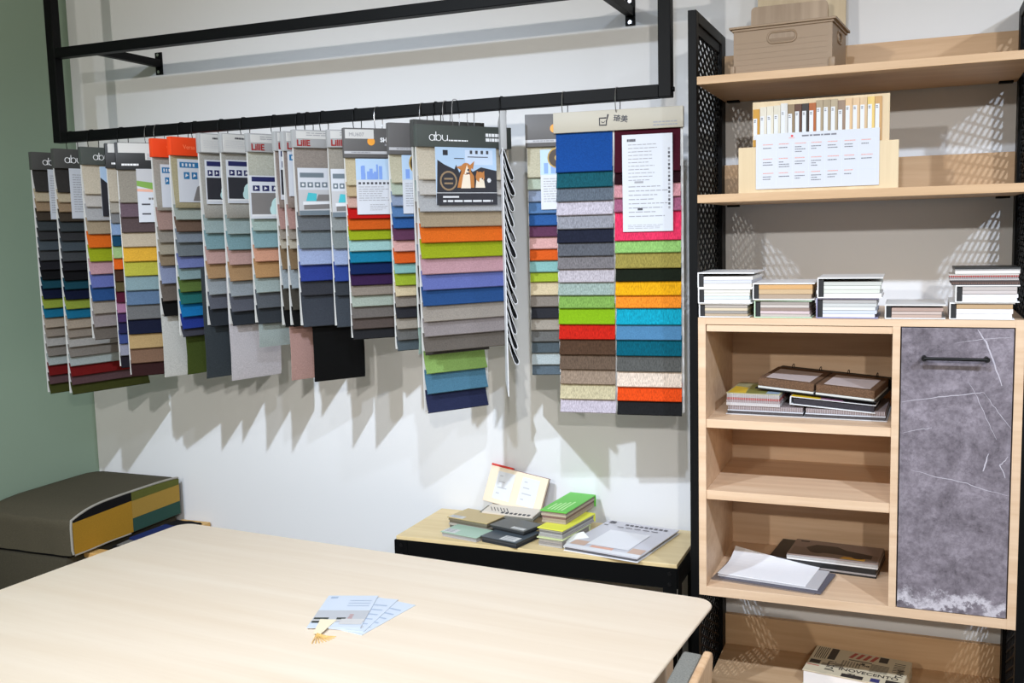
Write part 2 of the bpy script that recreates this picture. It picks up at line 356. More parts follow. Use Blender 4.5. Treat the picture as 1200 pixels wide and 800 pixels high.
COLS = {
    'b1': [(60, 58, 55), (205, 190, 160), (165, 140, 110), (70, 60, 50), (62, 68, 70), (55, 55, 57), (75, 85, 90), (70, 72, 75), (32, 32, 36), (18, 18, 20), (20, 70, 85), (12, 20, 48), (150, 165, 60), (20, 110, 145), (175, 160, 140), (150, 138, 125), (175, 172, 165), (135, 128, 120), (172, 180, 176), (115, 18, 18), (90, 65, 68), (62, 64, 22)],
    'b2': [(60, 58, 55), (205, 190, 160), (165, 140, 110), (70, 60, 50), (62, 68, 70), (55, 55, 57), (75, 85, 90), (70, 72, 75), (32, 32, 36), (18, 18, 20), (20, 70, 85), (12, 20, 48), (150, 165, 60), (20, 110, 145), (175, 160, 140), (150, 138, 125), (175, 172, 165), (135, 128, 120), (172, 180, 176), (115, 18, 18), (90, 65, 68), (62, 64, 22)],
    'b3': [(225, 212, 190), (213, 207, 198), (190, 190, 190), (178, 160, 132), (238, 112, 30), (165, 180, 30), (203, 158, 164), (108, 118, 183), (42, 82, 138), (168, 158, 146), (156, 146, 144), (112, 104, 96)],
    'b4': [(200, 190, 170), (175, 168, 155), (130, 130, 130), (140, 165, 200), (20, 70, 100), (165, 195, 130), (228, 100, 25), (70, 45, 30), (90, 80, 50), (85, 20, 45), (170, 120, 150), (70, 45, 90), (35, 35, 75), (60, 75, 130), (150, 150, 165), (30, 25, 35)],
    'b5': [(165, 158, 145), (115, 95, 105), (95, 80, 80), (205, 190, 165), (238, 182, 60), (195, 190, 70), (140, 165, 170), (98, 123, 153), (115, 115, 115), (20, 25, 50), (190, 160, 110), (130, 100, 80), (52, 25, 25)],
    'b6': [(185, 178, 165), (180, 148, 138), (160, 152, 140), (175, 165, 145), (150, 130, 105), (150, 160, 190), (112, 102, 92), (14, 14, 14)],
    'b7': [(200, 190, 152), (176, 186, 176), (120, 95, 80), (140, 150, 160), (122, 130, 134), (125, 135, 190), (150, 175, 175), (98, 122, 58), (40, 115, 110), (22, 125, 190), (40, 62, 150), (70, 70, 80)],
    'b8': [(190, 186, 176), (168, 186, 184), (135, 170, 175), (208, 168, 158), (188, 150, 108), (166, 173, 176), (100, 103, 112), (50, 54, 60)],
    'b9': [(190, 186, 176), (168, 186, 184), (135, 170, 175), (208, 168, 158), (188, 150, 108), (166, 173, 176), (100, 103, 112), (50, 54, 60)],
    'b10': [(205, 205, 190), (175, 195, 185), (140, 175, 180), (225, 165, 135), (195, 150, 100), (170, 185, 180), (95, 100, 105), (55, 60, 65)],
    'b11': [(170, 155, 145), (190, 150, 140), (165, 155, 140), (195, 185, 165), (140, 115, 85), (165, 175, 180), (75, 70, 62), (15, 15, 15)],
    'b12': [(170, 155, 145), (190, 150, 140), (165, 155, 140), (195, 185, 165), (140, 115, 85), (165, 175, 180), (75, 70, 62), (15, 15, 15)],
    'b13': [(165, 155, 145), (115, 118, 122), (125, 135, 140), (170, 185, 220), (50, 68, 150), (60, 62, 68), (65, 70, 78)],
    'b14': [(175, 168, 155), (150, 155, 152), (137, 145, 144), (165, 180, 212), (50, 72, 150), (58, 62, 66), (66, 72, 80)],
    'b15': [(215, 200, 165), (205, 180, 140), (215, 175, 160), (200, 22, 18), (217, 95, 25), (160, 175, 28), (165, 205, 200), (20, 125, 160), (15, 35, 85), (55, 30, 70), (150, 138, 125), (170, 180, 165), (115, 108, 102), (90, 78, 72), (38, 38, 40)],
    'b16': [(213, 205, 178), (192, 203, 182), (152, 165, 188), (92, 130, 178), (48, 95, 160), (100, 58, 85), (226, 175, 168), (226, 95, 30), (140, 190, 184), (163, 184, 50), (220, 200, 162), (140, 131, 120), (45, 45, 50), (166, 156, 141), (108, 106, 103), (80, 90, 96)],
    'b17': [(190, 195, 185), (175, 195, 190), (160, 150, 140), (205, 165, 145), (150, 165, 185), (120, 115, 110), (60, 62, 66), (24, 24, 26)],
    'b18b': [(225, 212, 190), (213, 207, 198), (190, 190, 190), (178, 160, 132), (238, 112, 30), (165, 180, 30), (203, 158, 164), (108, 118, 183), (42, 82, 138), (168, 158, 146), (120, 110, 100), (90, 85, 80), (150, 185, 100), (84, 132, 156), (44, 50, 82)],
    'b18': [(225, 212, 190), (213, 207, 198), (190, 190, 190), (178, 160, 132), (238, 112, 30), (165, 180, 30), (203, 158, 164), (108, 118, 183), (42, 82, 138), (168, 158, 146), (156, 146, 144), (112, 104, 96)],
    'b20': [(213, 205, 178), (192, 203, 182), (152, 165, 188), (92, 130, 178), (48, 95, 160), (100, 58, 85), (226, 175, 168), (226, 95, 30), (140, 190, 184), (163, 184, 50), (220, 200, 162), (140, 131, 120), (45, 45, 50), (166, 156, 141), (108, 106, 103), (80, 90, 96), (180, 190, 188), (92, 105, 113)]}
DARKH = plain('charcoal_header_card', (66, 66, 64), .5); GREENH = plain('grey_green_header_card', (70, 75, 71), .5)
BLKH = plain('black_header_card', (28, 30, 32), .5); ORH = plain('orange_header_card', (226, 66, 18), .5)
SILH = plain('silver_grey_header_card', (158, 158, 157), .5); SHH = plain('warm_grey_header_card', (90, 88, 87), .5)
CREAMH = plain('cream_header_card', (182, 175, 158), .5); WTXT = plain('white_print', (240, 240, 240), .5)
GOLD = plain('orange_gold_print', (236, 160, 62), .45); LRED = plain('maroon_print', (150, 40, 40), .5)
SKY = plain('pale_blue_print', (176, 200, 224), .5); BLUEP = plain('blue_print', (124, 156, 218), .5); NAVYP = plain('navy_print', (30, 34, 84), .5)
TEALP = plain('teal_blue_print', (38, 112, 160), .5); TURQ = plain('turquoise_print', (70, 180, 190), .5); GREYP = plain('photo_grey_print', (120, 116, 114), .5)
LGREY = plain('light_grey_print', (186, 186, 188), .5); MINTP = plain('mint_print', (190, 220, 218), .5); DKP = plain('charcoal_print', (44, 44, 50), .5)
FOXP = plain('fox_brown_print', (188, 122, 62), .5); CRMP = plain('cream_print', (236, 222, 200), .5); FERNP = plain('leaf_green_print', (120, 160, 70), .5); TANP = plain('tan_print', (150, 126, 96), .5)
PINKP = plain('skin_pink_print', (226, 170, 148), .5)
PLASTIC = plain('white_card_gloss', (205, 208, 214), .25)

def disc(mb, x, z, r, y, mi=0, sx=1, n=18):
    mb.face([(x + r * sx * math.cos(2 * PI * k / n), y, z + r * math.sin(2 * PI * k / n)) for k in range(n)], mi)
def poly(mb, pts, y, mi=0): mb.face([(a, y, b) for a, b in pts], mi)

def flap(par, u0, u1, zt, zb, y0, y1, col, streak=False, curl=.004, name='swatch'):
    prof = []
    L = zt - zb
    for i in range(6):
        t = i / 5
        prof.append((y0 + (y1 - y0) * t ** 2.2 - (curl * math.sin(PI * t) * .5), zt - L * t))
    prof.append((y1 + .0012, zb - .0010)); prof.append((y1 + .0026, zb + .0012))
    mb = MB().ribbon(prof, lambda u, a, b: (u, a, b), u0, u1, .0013)
    o = mb.build(name, fabric(col, streak=streak), par, smooth=True, angle=60)
    return o

def info_card(par, kind, x0, x1, z0, z1, y):
    w = x1 - x0; h = z1 - z0
    c = MB().box(x0, x1, y, y + .0012, z0, z1).build('info_card', PLASTIC, par)
    yy = y - .0003
    mb = MB(); mats = [INK, GINK, WHITE]
    if kind == 'lines':
        rule_lines(mb, x0 + w * .1, x1 - w * .08, z0 + h * .1, z1 - h * .12, 16, yy, 1, .3)
    elif kind == 'qr':            # blue city photo on top, text under
        mats = [GINK, BLUEP, SKY, INK]
        flat_quad(mb, x0, x1, z0 + h * .62, z1, yy, 2)
        for k in range(9):
            a = x0 + w * random.uniform(.04, .85); hh = random.uniform(.06, .27)
            flat_quad(mb, a, a + w * random.uniform(.04, .12), z0 + h * .63, z0 + h * (.63 + hh), yy - .0002 - .0001 * k, 1)
        for k in range(8):
            a = x0 + w * (.06 + .115 * k)
            flat_quad(mb, a, a + w * .07, z0 + h * .54, z0 + h * .58, yy, 3)
        rule_lines(mb, x0 + w * .06, x1 - w * .06, z0 + h * .22, z0 + h * .5, 7, yy, 0, .3)
        rule_lines(mb, x0 + w * .36, x1 - w * .1, z0 + h * .05, z0 + h * .18, 4, yy, 0, .3)
    elif kind == 'medal':
        mats = [GINK, BLUEP, SKY, INK, plain('brown_medal_print', (60, 44, 30), .5), plain('dull_gold_print', (176, 146, 74), .5)]
        flat_quad(mb, x0, x1, z0 + h * .58, z1, yy, 2)
        for k in range(4): flat_quad(mb, x0 + w * (.1 + .2 * k), x0 + w * (.22 + .2 * k), z0 + h * .6, z0 + h * random.uniform(.68, .8), yy - .0001, 1)
        disc(mb, x0 + w * .5, z0 + h * .86, w * .3, yy - .0003, 5); disc(mb, x0 + w * .5, z0 + h * .86, w * .26, yy - .0005, 4)
        disc(mb, x0 + w * .5, z0 + h * .86, w * .09, yy - .0007, 5)
        rule_lines(mb, x0 + w * .08, x1 - w * .08, z0 + h * .1, z0 + h * .52, 10, yy, 0, .3)
    elif kind == 'sofa':          # grey sofa photo with a row of icons
        mats = [GREYP, LGREY, TURQ, WHITE, plain('icon_slate_print', (106, 118, 126), .5), INK]
        flat_quad(mb, x0 + w * .05, x0 + w * .66, z1 - h * .2, z1 - h * .1, yy, 4)
        for k in range(5):
            a = x0 + w * (.05 + .185 * k); flat_quad(mb, a, a + w * .14, z1 - h * .41, z1 - h * .3, yy, 4)
            disc(mb, a + w * .07, z1 - h * .355, w * .035, yy - .0002, 3, n=8)
        flat_quad(mb, x0, x1, z0, z0 + h * .54, yy, 1)
        flat_quad(mb, x0, x1, z0, z0 + h * .1, yy - .0002, 4)
        poly(mb, [(x0 + w * .12, z0 + h * .12), (x0 + w, z0 + h * .14), (x0 + w, z0 + h * .44), (x0 + w * .5, z0 + h * .44), (x0 + w * .42, z0 + h * .26), (x0 + w * .12, z0 + h * .26)], yy - .0003, 0)
        poly(mb, [(x0 + w * .1, z0 + h * .22), (x0 + w, z0 + h * .24), (x0 + w, z0 + h * .3), (x0 + w * .1, z0 + h * .29)], yy - .0005, 3)
        poly(mb, [(x0 + w * .18, z0 + h * .3), (x0 + w * .44, z0 + h * .3), (x0 + w * .46, z0 + h * .46), (x0 + w * .24, z0 + h * .48)], yy - .0006, 2)
    elif kind in ('navyphoto', 'mintphoto'):
        mats = [DKP, NAVYP, MINTP, WHITE, GREYP]
        flat_quad(mb, x0 + w * .06, x0 + w * .72, z1 - h * .14, z1 - h * .03, yy, 1)
        for k in range(4):
            a = x0 + w * (.08 + .235 * k); flat_quad(mb, a, a + w * .17, z1 - h * .36, z1 - h * .23, yy, 1)
            poly(mb, [(a + w * .04, z1 - h * .33), (a + w * .13, z1 - h * .30), (a + w * .06, z1 - h * .25)], yy - .0002, 3)
        ph = 0 if kind == 'navyphoto' else 4
        flat_quad(mb, x0 + w * .03, x1 - w * .02, z0 + h * .07, z1 - h * .4, yy, ph)
        disc(mb, x0 + w * .72, z0 + h * .3, w * .2, yy - .0002, 2); disc(mb, x0 + w * .62, z0 + h * .2, w * .14, yy - .0003, 2); disc(mb, x0 + w * .82, z0 + h * .16, w * .15, yy - .0003, 2)
        flat_quad(mb, x0 + w * .03, x1 - w * .02, z0 + h * .05, z0 + h * .1, yy - .0004, 3)
    elif kind == 'bluecard':
        mats = [TEALP, WHITE, GREYP, SKY]
        flat_quad(mb, x0 + w * .06, x1 - w * .1, z1 - h * .2, z1 - h * .07, yy, 0)
        for k in range(4): flat_quad(mb, x0 + w * (.13 + .12 * k), x0 + w * (.19 + .12 * k), z1 - h * .17, z1 - h * .10, yy - .0002, 1)
        for k in range(3):
            a = x0 + w * (.18 + .26 * k); flat_quad(mb, a, a + w * .19, z1 - h * .46, z1 - h * .3, yy, 0)
            poly(mb, [(a + w * .04, z1 - h * .42), (a + w * .15, z1 - h * .38), (a + w * .07, z1 - h * .33)], yy - .0002, 1)
        poly(mb, [(x0 + w * .45, z0 + h * .03), (x1 - w * .05, z0 + h * .03), (x1 - w * .05, z0 + h * .5), (x0 + w * .6, z0 + h * .36)], yy, 2)
    elif kind == 'leafcard':
        mats = [INK, LGREY, FERNP, PINKP, GREYP]
        flat_quad(mb, x0, x1, z1 - h * .28, z1, yy, 1)
        poly(mb, [(x0, z1 - h * .32), (x0 + w * .5, z1 - h * .4), (x0 + w * .45, z1 - h * .26), (x0, z1 - h * .22)], yy - .0002, 2)
        poly(mb, [(x0, z1 - h * .42), (x1, z1 - h * .46), (x1, z1 - h * .4), (x0, z1 - h * .37)], yy - .0002, 3)
        rule_lines(mb, x0 + w * .3, x1 - w * .08, z0 + h * .38, z0 + h * .46, 1, yy, 4, .5)
        for k in range(2): flat_quad(mb, x0 + w * .1, x0 + w * .34, z0 + h * (.32 - .18 * k), z0 + h * (.35 - .18 * k), yy, 0)
        rule_lines(mb, x0 + w * .42, x1 - w * .08, z0 + h * .1, z0 + h * .34, 7, yy, 4, .3)
    elif kind == 'darkphoto':
        mats = [DKP, SKY, WHITE, TANP]
        flat_quad(mb, x0, x1, z0, z1, yy, 1)
        poly(mb, [(x0, z0), (x1, z0), (x1, z1 - h * .38), (x0 + w * .55, z1 - h * .3), (x0 + w * .3, z1 - h * .42), (x0, z1 - h * .22)], yy - .0002, 0)
        flat_quad(mb, x0 + w * .3, x0 + w * .7, z0 + h * .1, z0 + h * .13, yy - .0004, 2)
    elif kind == 'dogs':          # two dogs before dark hills
        mats = [DKP, SKY, WHITE, FOXP, CRMP, TANP, INK, plain('pale_blue_page_print', (200, 214, 232), .5)]
        flat_quad(mb, x0, x1, z0, z1, yy, 1)
        flat_quad(mb, x0 + w * .48, x1 - w * .06, z0 + h * .7, z1 - h * .04, yy - .0001, 7)
        X = lambda a: x0 + w * a
        Z = lambda a: z0 + h * a
        poly(mb, [(X(0), Z(0)), (X(1), Z(0)), (X(1), Z(.6)), (X(.74), Z(.66)), (X(.60), Z(.58)), (X(.46), Z(.72)), (X(.38), Z(.56)), (X(.33), Z(.7)), (X(.3), Z(.62)), (X(.14), Z(.7)), (X(.03), Z(.78))], yy - .0002, 0)
        poly(mb, [(X(.12), Z(.86)), (X(.2), Z(.86)), (X(.2), Z(.95)), (X(.12), Z(.95))], yy - .0002, 0)
        for k in range(4): flat_quad(mb, X(.56 + .09 * k), X(.6 + .09 * k), Z(.89), Z(.95), yy - .0003, 6)
        flat_quad(mb, X(.52), X(.86), Z(.83), Z(.845), yy - .0003, 6); flat_quad(mb, X(.3), X(.46), Z(.8), Z(.815), yy - .0003, 6)
        disc(mb, X(.2), Z(.42), w * .14, yy - .0003, 5); disc(mb, X(.2), Z(.42), w * .115, yy - .0004, 0)
        for k in range(2): flat_quad(mb, X(.13), X(.27), Z(.44 - .08 * k), Z(.47 - .08 * k), yy - .0005, 5)
        # larger dog
        poly(mb, [(X(.34), Z(.3)), (X(.62), Z(.3)), (X(.62), Z(.5)), (X(.56), Z(.6)), (X(.42), Z(.6)), (X(.38), Z(.48))], yy - .0004, 3)
        poly(mb, [(X(.40), Z(.29)), (X(.56), Z(.29)), (X(.55), Z(.52)), (X(.49), Z(.6)), (X(.44), Z(.52))], yy - .0006, 4)
        disc(mb, X(.49), Z(.63), w * .085, yy - .0007, 3)
        poly(mb, [(X(.33), Z(.66)), (X(.41), Z(.6)), (X(.43), Z(.69))], yy - .0008, 3); poly(mb, [(X(.54), Z(.68)), (X(.63), Z(.77)), (X(.6), Z(.62))], yy - .0008, 3)
        poly(mb, [(X(.46), Z(.54)), (X(.53), Z(.54)), (X(.53), Z(.62)), (X(.505), Z(.7)), (X(.48), Z(.62))], yy - .0009, 4)
        disc(mb, X(.525), Z(.61), w * .018, yy - .001, 6, n=8); flat_quad(mb, X(.49), X(.55), Z(.54), Z(.565), yy - .001, 6)
        # smaller dog
        poly(mb, [(X(.64), Z(.3)), (X(.8), Z(.3)), (X(.78), Z(.46)), (X(.66), Z(.48))], yy - .0006, 4)
        disc(mb, X(.72), Z(.49), w * .075, yy - .0008, 3); poly(mb, [(X(.65), Z(.52)), (X(.67), Z(.6)), (X(.71), Z(.55))], yy - .0009, 3); poly(mb, [(X(.74), Z(.55)), (X(.79), Z(.6)), (X(.79), Z(.5))], yy - .0009, 3)
        poly(mb, [(X(.7), Z(.4)), (X(.77), Z(.4)), (X(.77), Z(.47)), (X(.71), Z(.47))], yy - .001, 4); disc(mb, X(.755), Z(.46), w * .012, yy - .0012, 6, n=8)
        disc(mb, X(.87), Z(.43), w * .035, yy - .0004, 2, n=6)
        flat_quad(mb, x0, x1, z0, z0 + h * .21, yy - .0012, 0); flat_quad(mb, x0, x1, z0 + h * .205, z0 + h * .215, yy - .0014, 2)
        flat_quad(mb, X(.1), X(.36), Z(.125), Z(.155), yy - .0014, 2)
        rule_lines(mb, X(.1), X(.92), Z(.05), Z(.085), 1, yy - .0014, 2, 1, 0)
    elif kind == 'sheet':
        rule_lines(mb, x0 + w * .1, x0 + w * .28, z1 - h * .075, z1 - h * .045, 1, yy, 0, .9, 0)
        rule_lines(mb, x0 + w * .12, x0 + w * .74, z0 + h * .5, z1 - h * .1, 11, yy, 1, .22)
        rule_lines(mb, x0 + w * .12, x0 + w * .9, z0 + h * .12, z0 + h * .47, 8, yy, 1, .22)
        rule_lines(mb, x0 + w * .1, x0 + w * .92, z0 + h * .02, z0 + h * .07, 3, yy, 1, .3)
        flat_quad(mb, x0 + w * .3, x0 + w * .4, z0 + h * .22, z0 + h * .245, yy, 0); flat_quad(mb, x0 + w * .24, x0 + w * .42, z0 + h * .5, z0 + h * .52, yy, 1)
        for k in range(16):
            flat_quad(mb, x1 - w * .09, x1 - w * .05, z1 - h * (.17 + .04 * k), z1 - h * (.145 + .04 * k), yy, 0 if k % 3 else 1)
    mb.build('printed_design', mats, c)
    return c

def header(par, kind, w, zt, zh, wl=None):
    """folded card along the top of a sample book with its lettering"""
    H = zt - zh; y = -.016
    x0, x1 = -w - .004, w + .004
    mat = {'abu': DARKH, 'abug': GREENH, 'black': BLKH, 'orange': ORH, 'silver': SILH, 'lille': SILH, 'sheng': SHH, 'cream': CREAMH, 'dark': DARKH}[kind]
    h = MB().box(x0, x1, y, .005, zh, zt, b=.0015).build('header_card', mat, par, smooth=True)
    yy = y - .0004
    if kind in ('abu', 'abug'):
        L = MB()
        cz = zh + H * .42; r = H * .135; u = x0 + (x1 - x0) * .12 if kind == 'abu' else x0 + (x1 - x0) * .13
        def ring(cx, a0=0, a1=360, rr=r):
            n = 20; pts = [(cx + rr * math.cos(math.radians(a0 + (a1 - a0) * k / n)), yy, cz + rr * math.sin(math.radians(a0 + (a1 - a0) * k / n))) for k in range(n + 1)]
            L.tube(pts, r * .13, 6)
        ring(u + r); L.tube([(u + 2 * r, yy, cz - r), (u + 2 * r, yy, cz + r)], r * .13, 6)
        L.tube([(u + 2.55 * r, yy, cz + r * 2.0), (u + 2.55 * r, yy, cz - r)], r * .13, 6); ring(u + 3.55 * r)
        L.tube([(u + 5.0 * r, yy, cz + r), (u + 5.0 * r, yy, cz)], r * .13, 6); ring(u + 6 * r, 180, 360); L.tube([(u + 7 * r, yy, cz + r), (u + 7 * r, yy, cz - r)], r * .13, 6)
        L.build('lettering', WTXT, h)
        s = MB(); rule_lines(s, u + 7.4 * r, u + 15 * r, cz - r * 1.1, cz - r * .6, 1, yy, 0, .9, 0)
        s.build('small_print', WTXT if kind == 'abug' else LGREY, h)
        if kind == 'abug' and wl is None:
            s = MB()
            for k in range(2): rule_lines(s, x1 - w * .58, x1 - w * .14, zh + H * (.30 + .22 * (1 - k)), zh + H * (.46 + .22 * (1 - k)), 1, yy, 0, .95, .08)
            s.build('title_print', WTXT, h)
    elif kind == 'black':
        s = MB(); flat_quad(s, x0 + w * .06, x0 + w * .95, zh + H * .62, zt - H * .02, yy); flat_quad(s, x0 + w * .66, x0 + w * .98, zh + H * .36, zh + H * .62, yy)
        s.build('paper_sticker', OFFW, h)
        s = MB(); rule_lines(s, x0 + w * .12, x0 + w * .5, zh + H * .14, zh + H * .22, 1, yy, 0, .9, 0)
        for k in range(4): flat_quad(s, x0 + w * .7, x0 + w * .94, zh + H * (.4 + .055 * k), zh + H * (.425 + .055 * k), yy - .0004, 1)
        s.build('small_print', [WTXT, GINK], h)
        text('lettering', 'M', H * .36, WTXT, h, (x0 + w * 1.04, yy, zh + H * .42))
    elif kind == 'orange':
        text('lettering', 'Versa', H * .34, plain('pale_orange_print', (255, 130, 84), .5), h, (x0 + w * .42, yy, zh + H * .36))
    elif kind == 'silver':
        s = MB(); s.box(x0 + w * .05, x0 + w * 1.35, yy - .0006, yy + .0004, zh + H * .04, zt - H * .05)
        st = s.build('paper_sticker', OFFW, h); s = MB(); rule_lines(s, x0 + w * .5, x0 + w * .95, zt - H * .3, zt - H * .2, 1, yy - .001, 0, .9, 0); rule_lines(s, x0 + w * .14, x0 + w * 1.2, zh + H * .2, zh + H * .62, 5, yy - .001, 1, .2); s.build('small_print', [INK, LGREY], h)
    elif kind == 'lille':
        s = MB().box(x0 + w * .1, x0 + w * 1.66, yy - .0006, yy + .0004, zh + H * .5, zt - H * .08); s.build('paper_sticker', OFFW, h)
        s = MB(); rule_lines(s, x0 + w * .4, x0 + w * 1.5, zh + H * .6, zh + H * .84, 2, yy - .001, 0, .35, .1); s.build('small_print', GINK, h)
        text('lettering', 'LillE', H * .47, LRED, h, (x0 + w * .1, yy, zh + H * .1), xs=1.05, bold=.0009)
    elif kind == 'sheng':
        s = MB(); flat_quad(s, x0, x1, zh + H * .13, zh + H * .22, yy); s.build('stripe', LGREY, h)
        s = MB(); rule_lines(s, x0 + w * .2, x0 + w * .75, zh + H * .15, zh + H * .2, 1, yy - .0003, 0, .9, 0); s.build('small_print', GINK, h)
        s = MB(); disc(s, x0 + w * .88 - (w * .12 if wl else 0), zh + H * .55, H * .135, yy); s.build('sun_emblem', GOLD, h)
        text('lettering', 'SHENG', H * .2, WTXT, h, (x0 + w * 1.14 - (w * .12 if wl else 0), yy, zh + H * .54), bold=.0006)
        s = MB(); rule_lines(s, x0 + w * 1.14, x0 + w * 1.8, zh + H * .4, zh + H * .48, 1, yy, 0, .9, .05); s.build('small_print', GINK, h)
        if wl == 'sticker':
            MB().box(x0 + w * .04, x0 + w * .84, yy - .0006, yy + .0004, zh + H * .64, zt - H * .05).build('paper_sticker', OFFW, h)
            text('sticker_lettering', 'MU607', H * .18, GINK, h, (x0 + w * .14, yy - .001, zh + H * .72))
    elif kind == 'cream':
        text('lettering', '琦美', H * .36, INK, h, (x0 + w * .96, yy, zh + H * .46), rot=(PI / 2, .12, 0), bold=.0004)
        L = MB(); cx = x0 + w * .8; cz = zh + H * .45; q = H * .17
        L.tube([(cx + q, yy, cz + q), (cx - q, yy, cz + q), (cx - q, yy, cz - q), (cx + q, yy, cz - q), (cx + q, yy, cz + q * .4)], H * .035, 6)
        L.tube([(cx + q * 1.05, yy, cz), (cx + q * 1.5, yy, cz + H * .34)], [H * .02, H * .045], 6)
        L.tube([(cx - q * .4, yy, cz + q * .1), (cx - q * .2, yy, cz - q * .3), (cx + q * .3, yy, cz - q * .3), (cx + q * .5, yy, cz + q * .1)], H * .018, 6)
        L.build('emblem', INK, h)
        s = MB()
        for k in range(2): rule_lines(s, x1 - w * .46, x1 - w * .08, zh + H * (.12 + .14 * k), zh + H * (.19 + .14 * k), 1, yy, 0, .9, .05)
        s.build('small_print', GINK, h)
    return h

def hook(par, x, zhdr, mat, dy=0, dx=0):
    """open ring that loops over the square bar and through the header"""
    ztop = 2.1294 + .003; zbot = zhdr - .012
    cz = (ztop + zbot) / 2; a = (ztop - zbot) / 2
    pts = []
    for k in range(22):
        t = PI * .5 + 2 * PI * k / 22
        s = abs(math.cos(t)); 
        pts.append((x + dx * math.sin(t) * .5, -.0262 * math.copysign(s ** .55, math.cos(t)) + dy, cz + a * math.sin(t)))
    return pts

DECO = {  # name: header kind, card kind, header variant
    'b1': ('abu', 'lines'), 'b2': ('abu', 'lines'), 'b3': ('abug', 'darkphoto', 'n'), 'b4': ('black', None), 'b5': ('black', 'leafcard'),
    'b6': ('orange', 'bluecard'), 'b7': ('orange', 'bluecard'), 'b8': ('silver', 'navyphoto'), 'b9': ('silver', 'navyphoto'), 'b10': ('lille', 'mintphoto'),
    'b11': ('lille', 'navyphoto'), 'b12': ('lille', 'bluecard'), 'b13': ('lille', 'sofa'), 'b14': ('lille', 'sofa'), 'b15': ('sheng', 'qr', 'sticker'),
    'b16': ('sheng', 'medal', 'far'), 'b17': ('dark', None), 'b18b': ('dark', None), 'b18': ('abug', 'dogs'), 'b20': ('sheng', 'medal', 'far'), 'b21': ('cream', 'sheet')}
LABEL = {
    'b1': 'leftmost sample book on the rail, charcoal header, dark swatches above a red one',
    'b2': 'second sample book from the left end, charcoal header, red swatch near its foot',
    'b3': 'third sample book from the left, grey green header, half hidden dark photo card, orange swatch',
    'b4': 'sample book tucked between photo card book and wide yellow swatch book, black header with sticker',
    'b5': 'wide sample book with black header, leaf picture card, yellow and lime swatches',
    'b6': 'left one of two orange headed sample books, with long white cloth tail',
    'b7': 'right one of two orange headed sample books, with long olive green tail',
    'b8': 'silver headed sample book with long dark slate cloth tail, right of the orange headers',
    'b9': 'silver headed sample book with long white speckled cloth tail',
    'b10': 'sample book with maroon lettered header, peach swatch and short pale mint tail',
    'b11': 'narrow half hidden sample book with long dusty pink cloth tail',
    'b12': 'narrow tailless sample book squeezed between the pink tailed and the sofa card books',
    'b13': 'sample book with sofa photo card, maroon lettering and long black cloth tail',
    'b14': 'sample book behind right of the black tail, with plastic pocket and cropped sofa card',
    'b15': 'sample book with stickered grey header, blue city card and red, orange and lime swatches',
    'b16': 'grey headed sample book with medal card, just left of the dog picture book',
    'b17': 'thin sample book seen nearly edge on, pale mint tail, left of the dog picture book',
    'b18b': 'long sample book behind the dog picture book, navy swatch at its foot',
    'b18': 'large sample book with a picture card of two dogs under a grey green header',
    'b20': 'grey headed sample book with medal card hanging left of the cream headed book',
    'b21': 'widest sample book, cream header with brush lettering, two columns of pinked swatches'}
RINGS = {'b18': [(-.022, 0), (.03, .0)], 'b21': [(0, 0)], 'b4': [(0, 0)], 'b18b': [(-.006, 0)]}
SILVER = {'b4', 'b5', 'b15', 'b18', 'b18b', 'b20', 'b21', 'b16'}
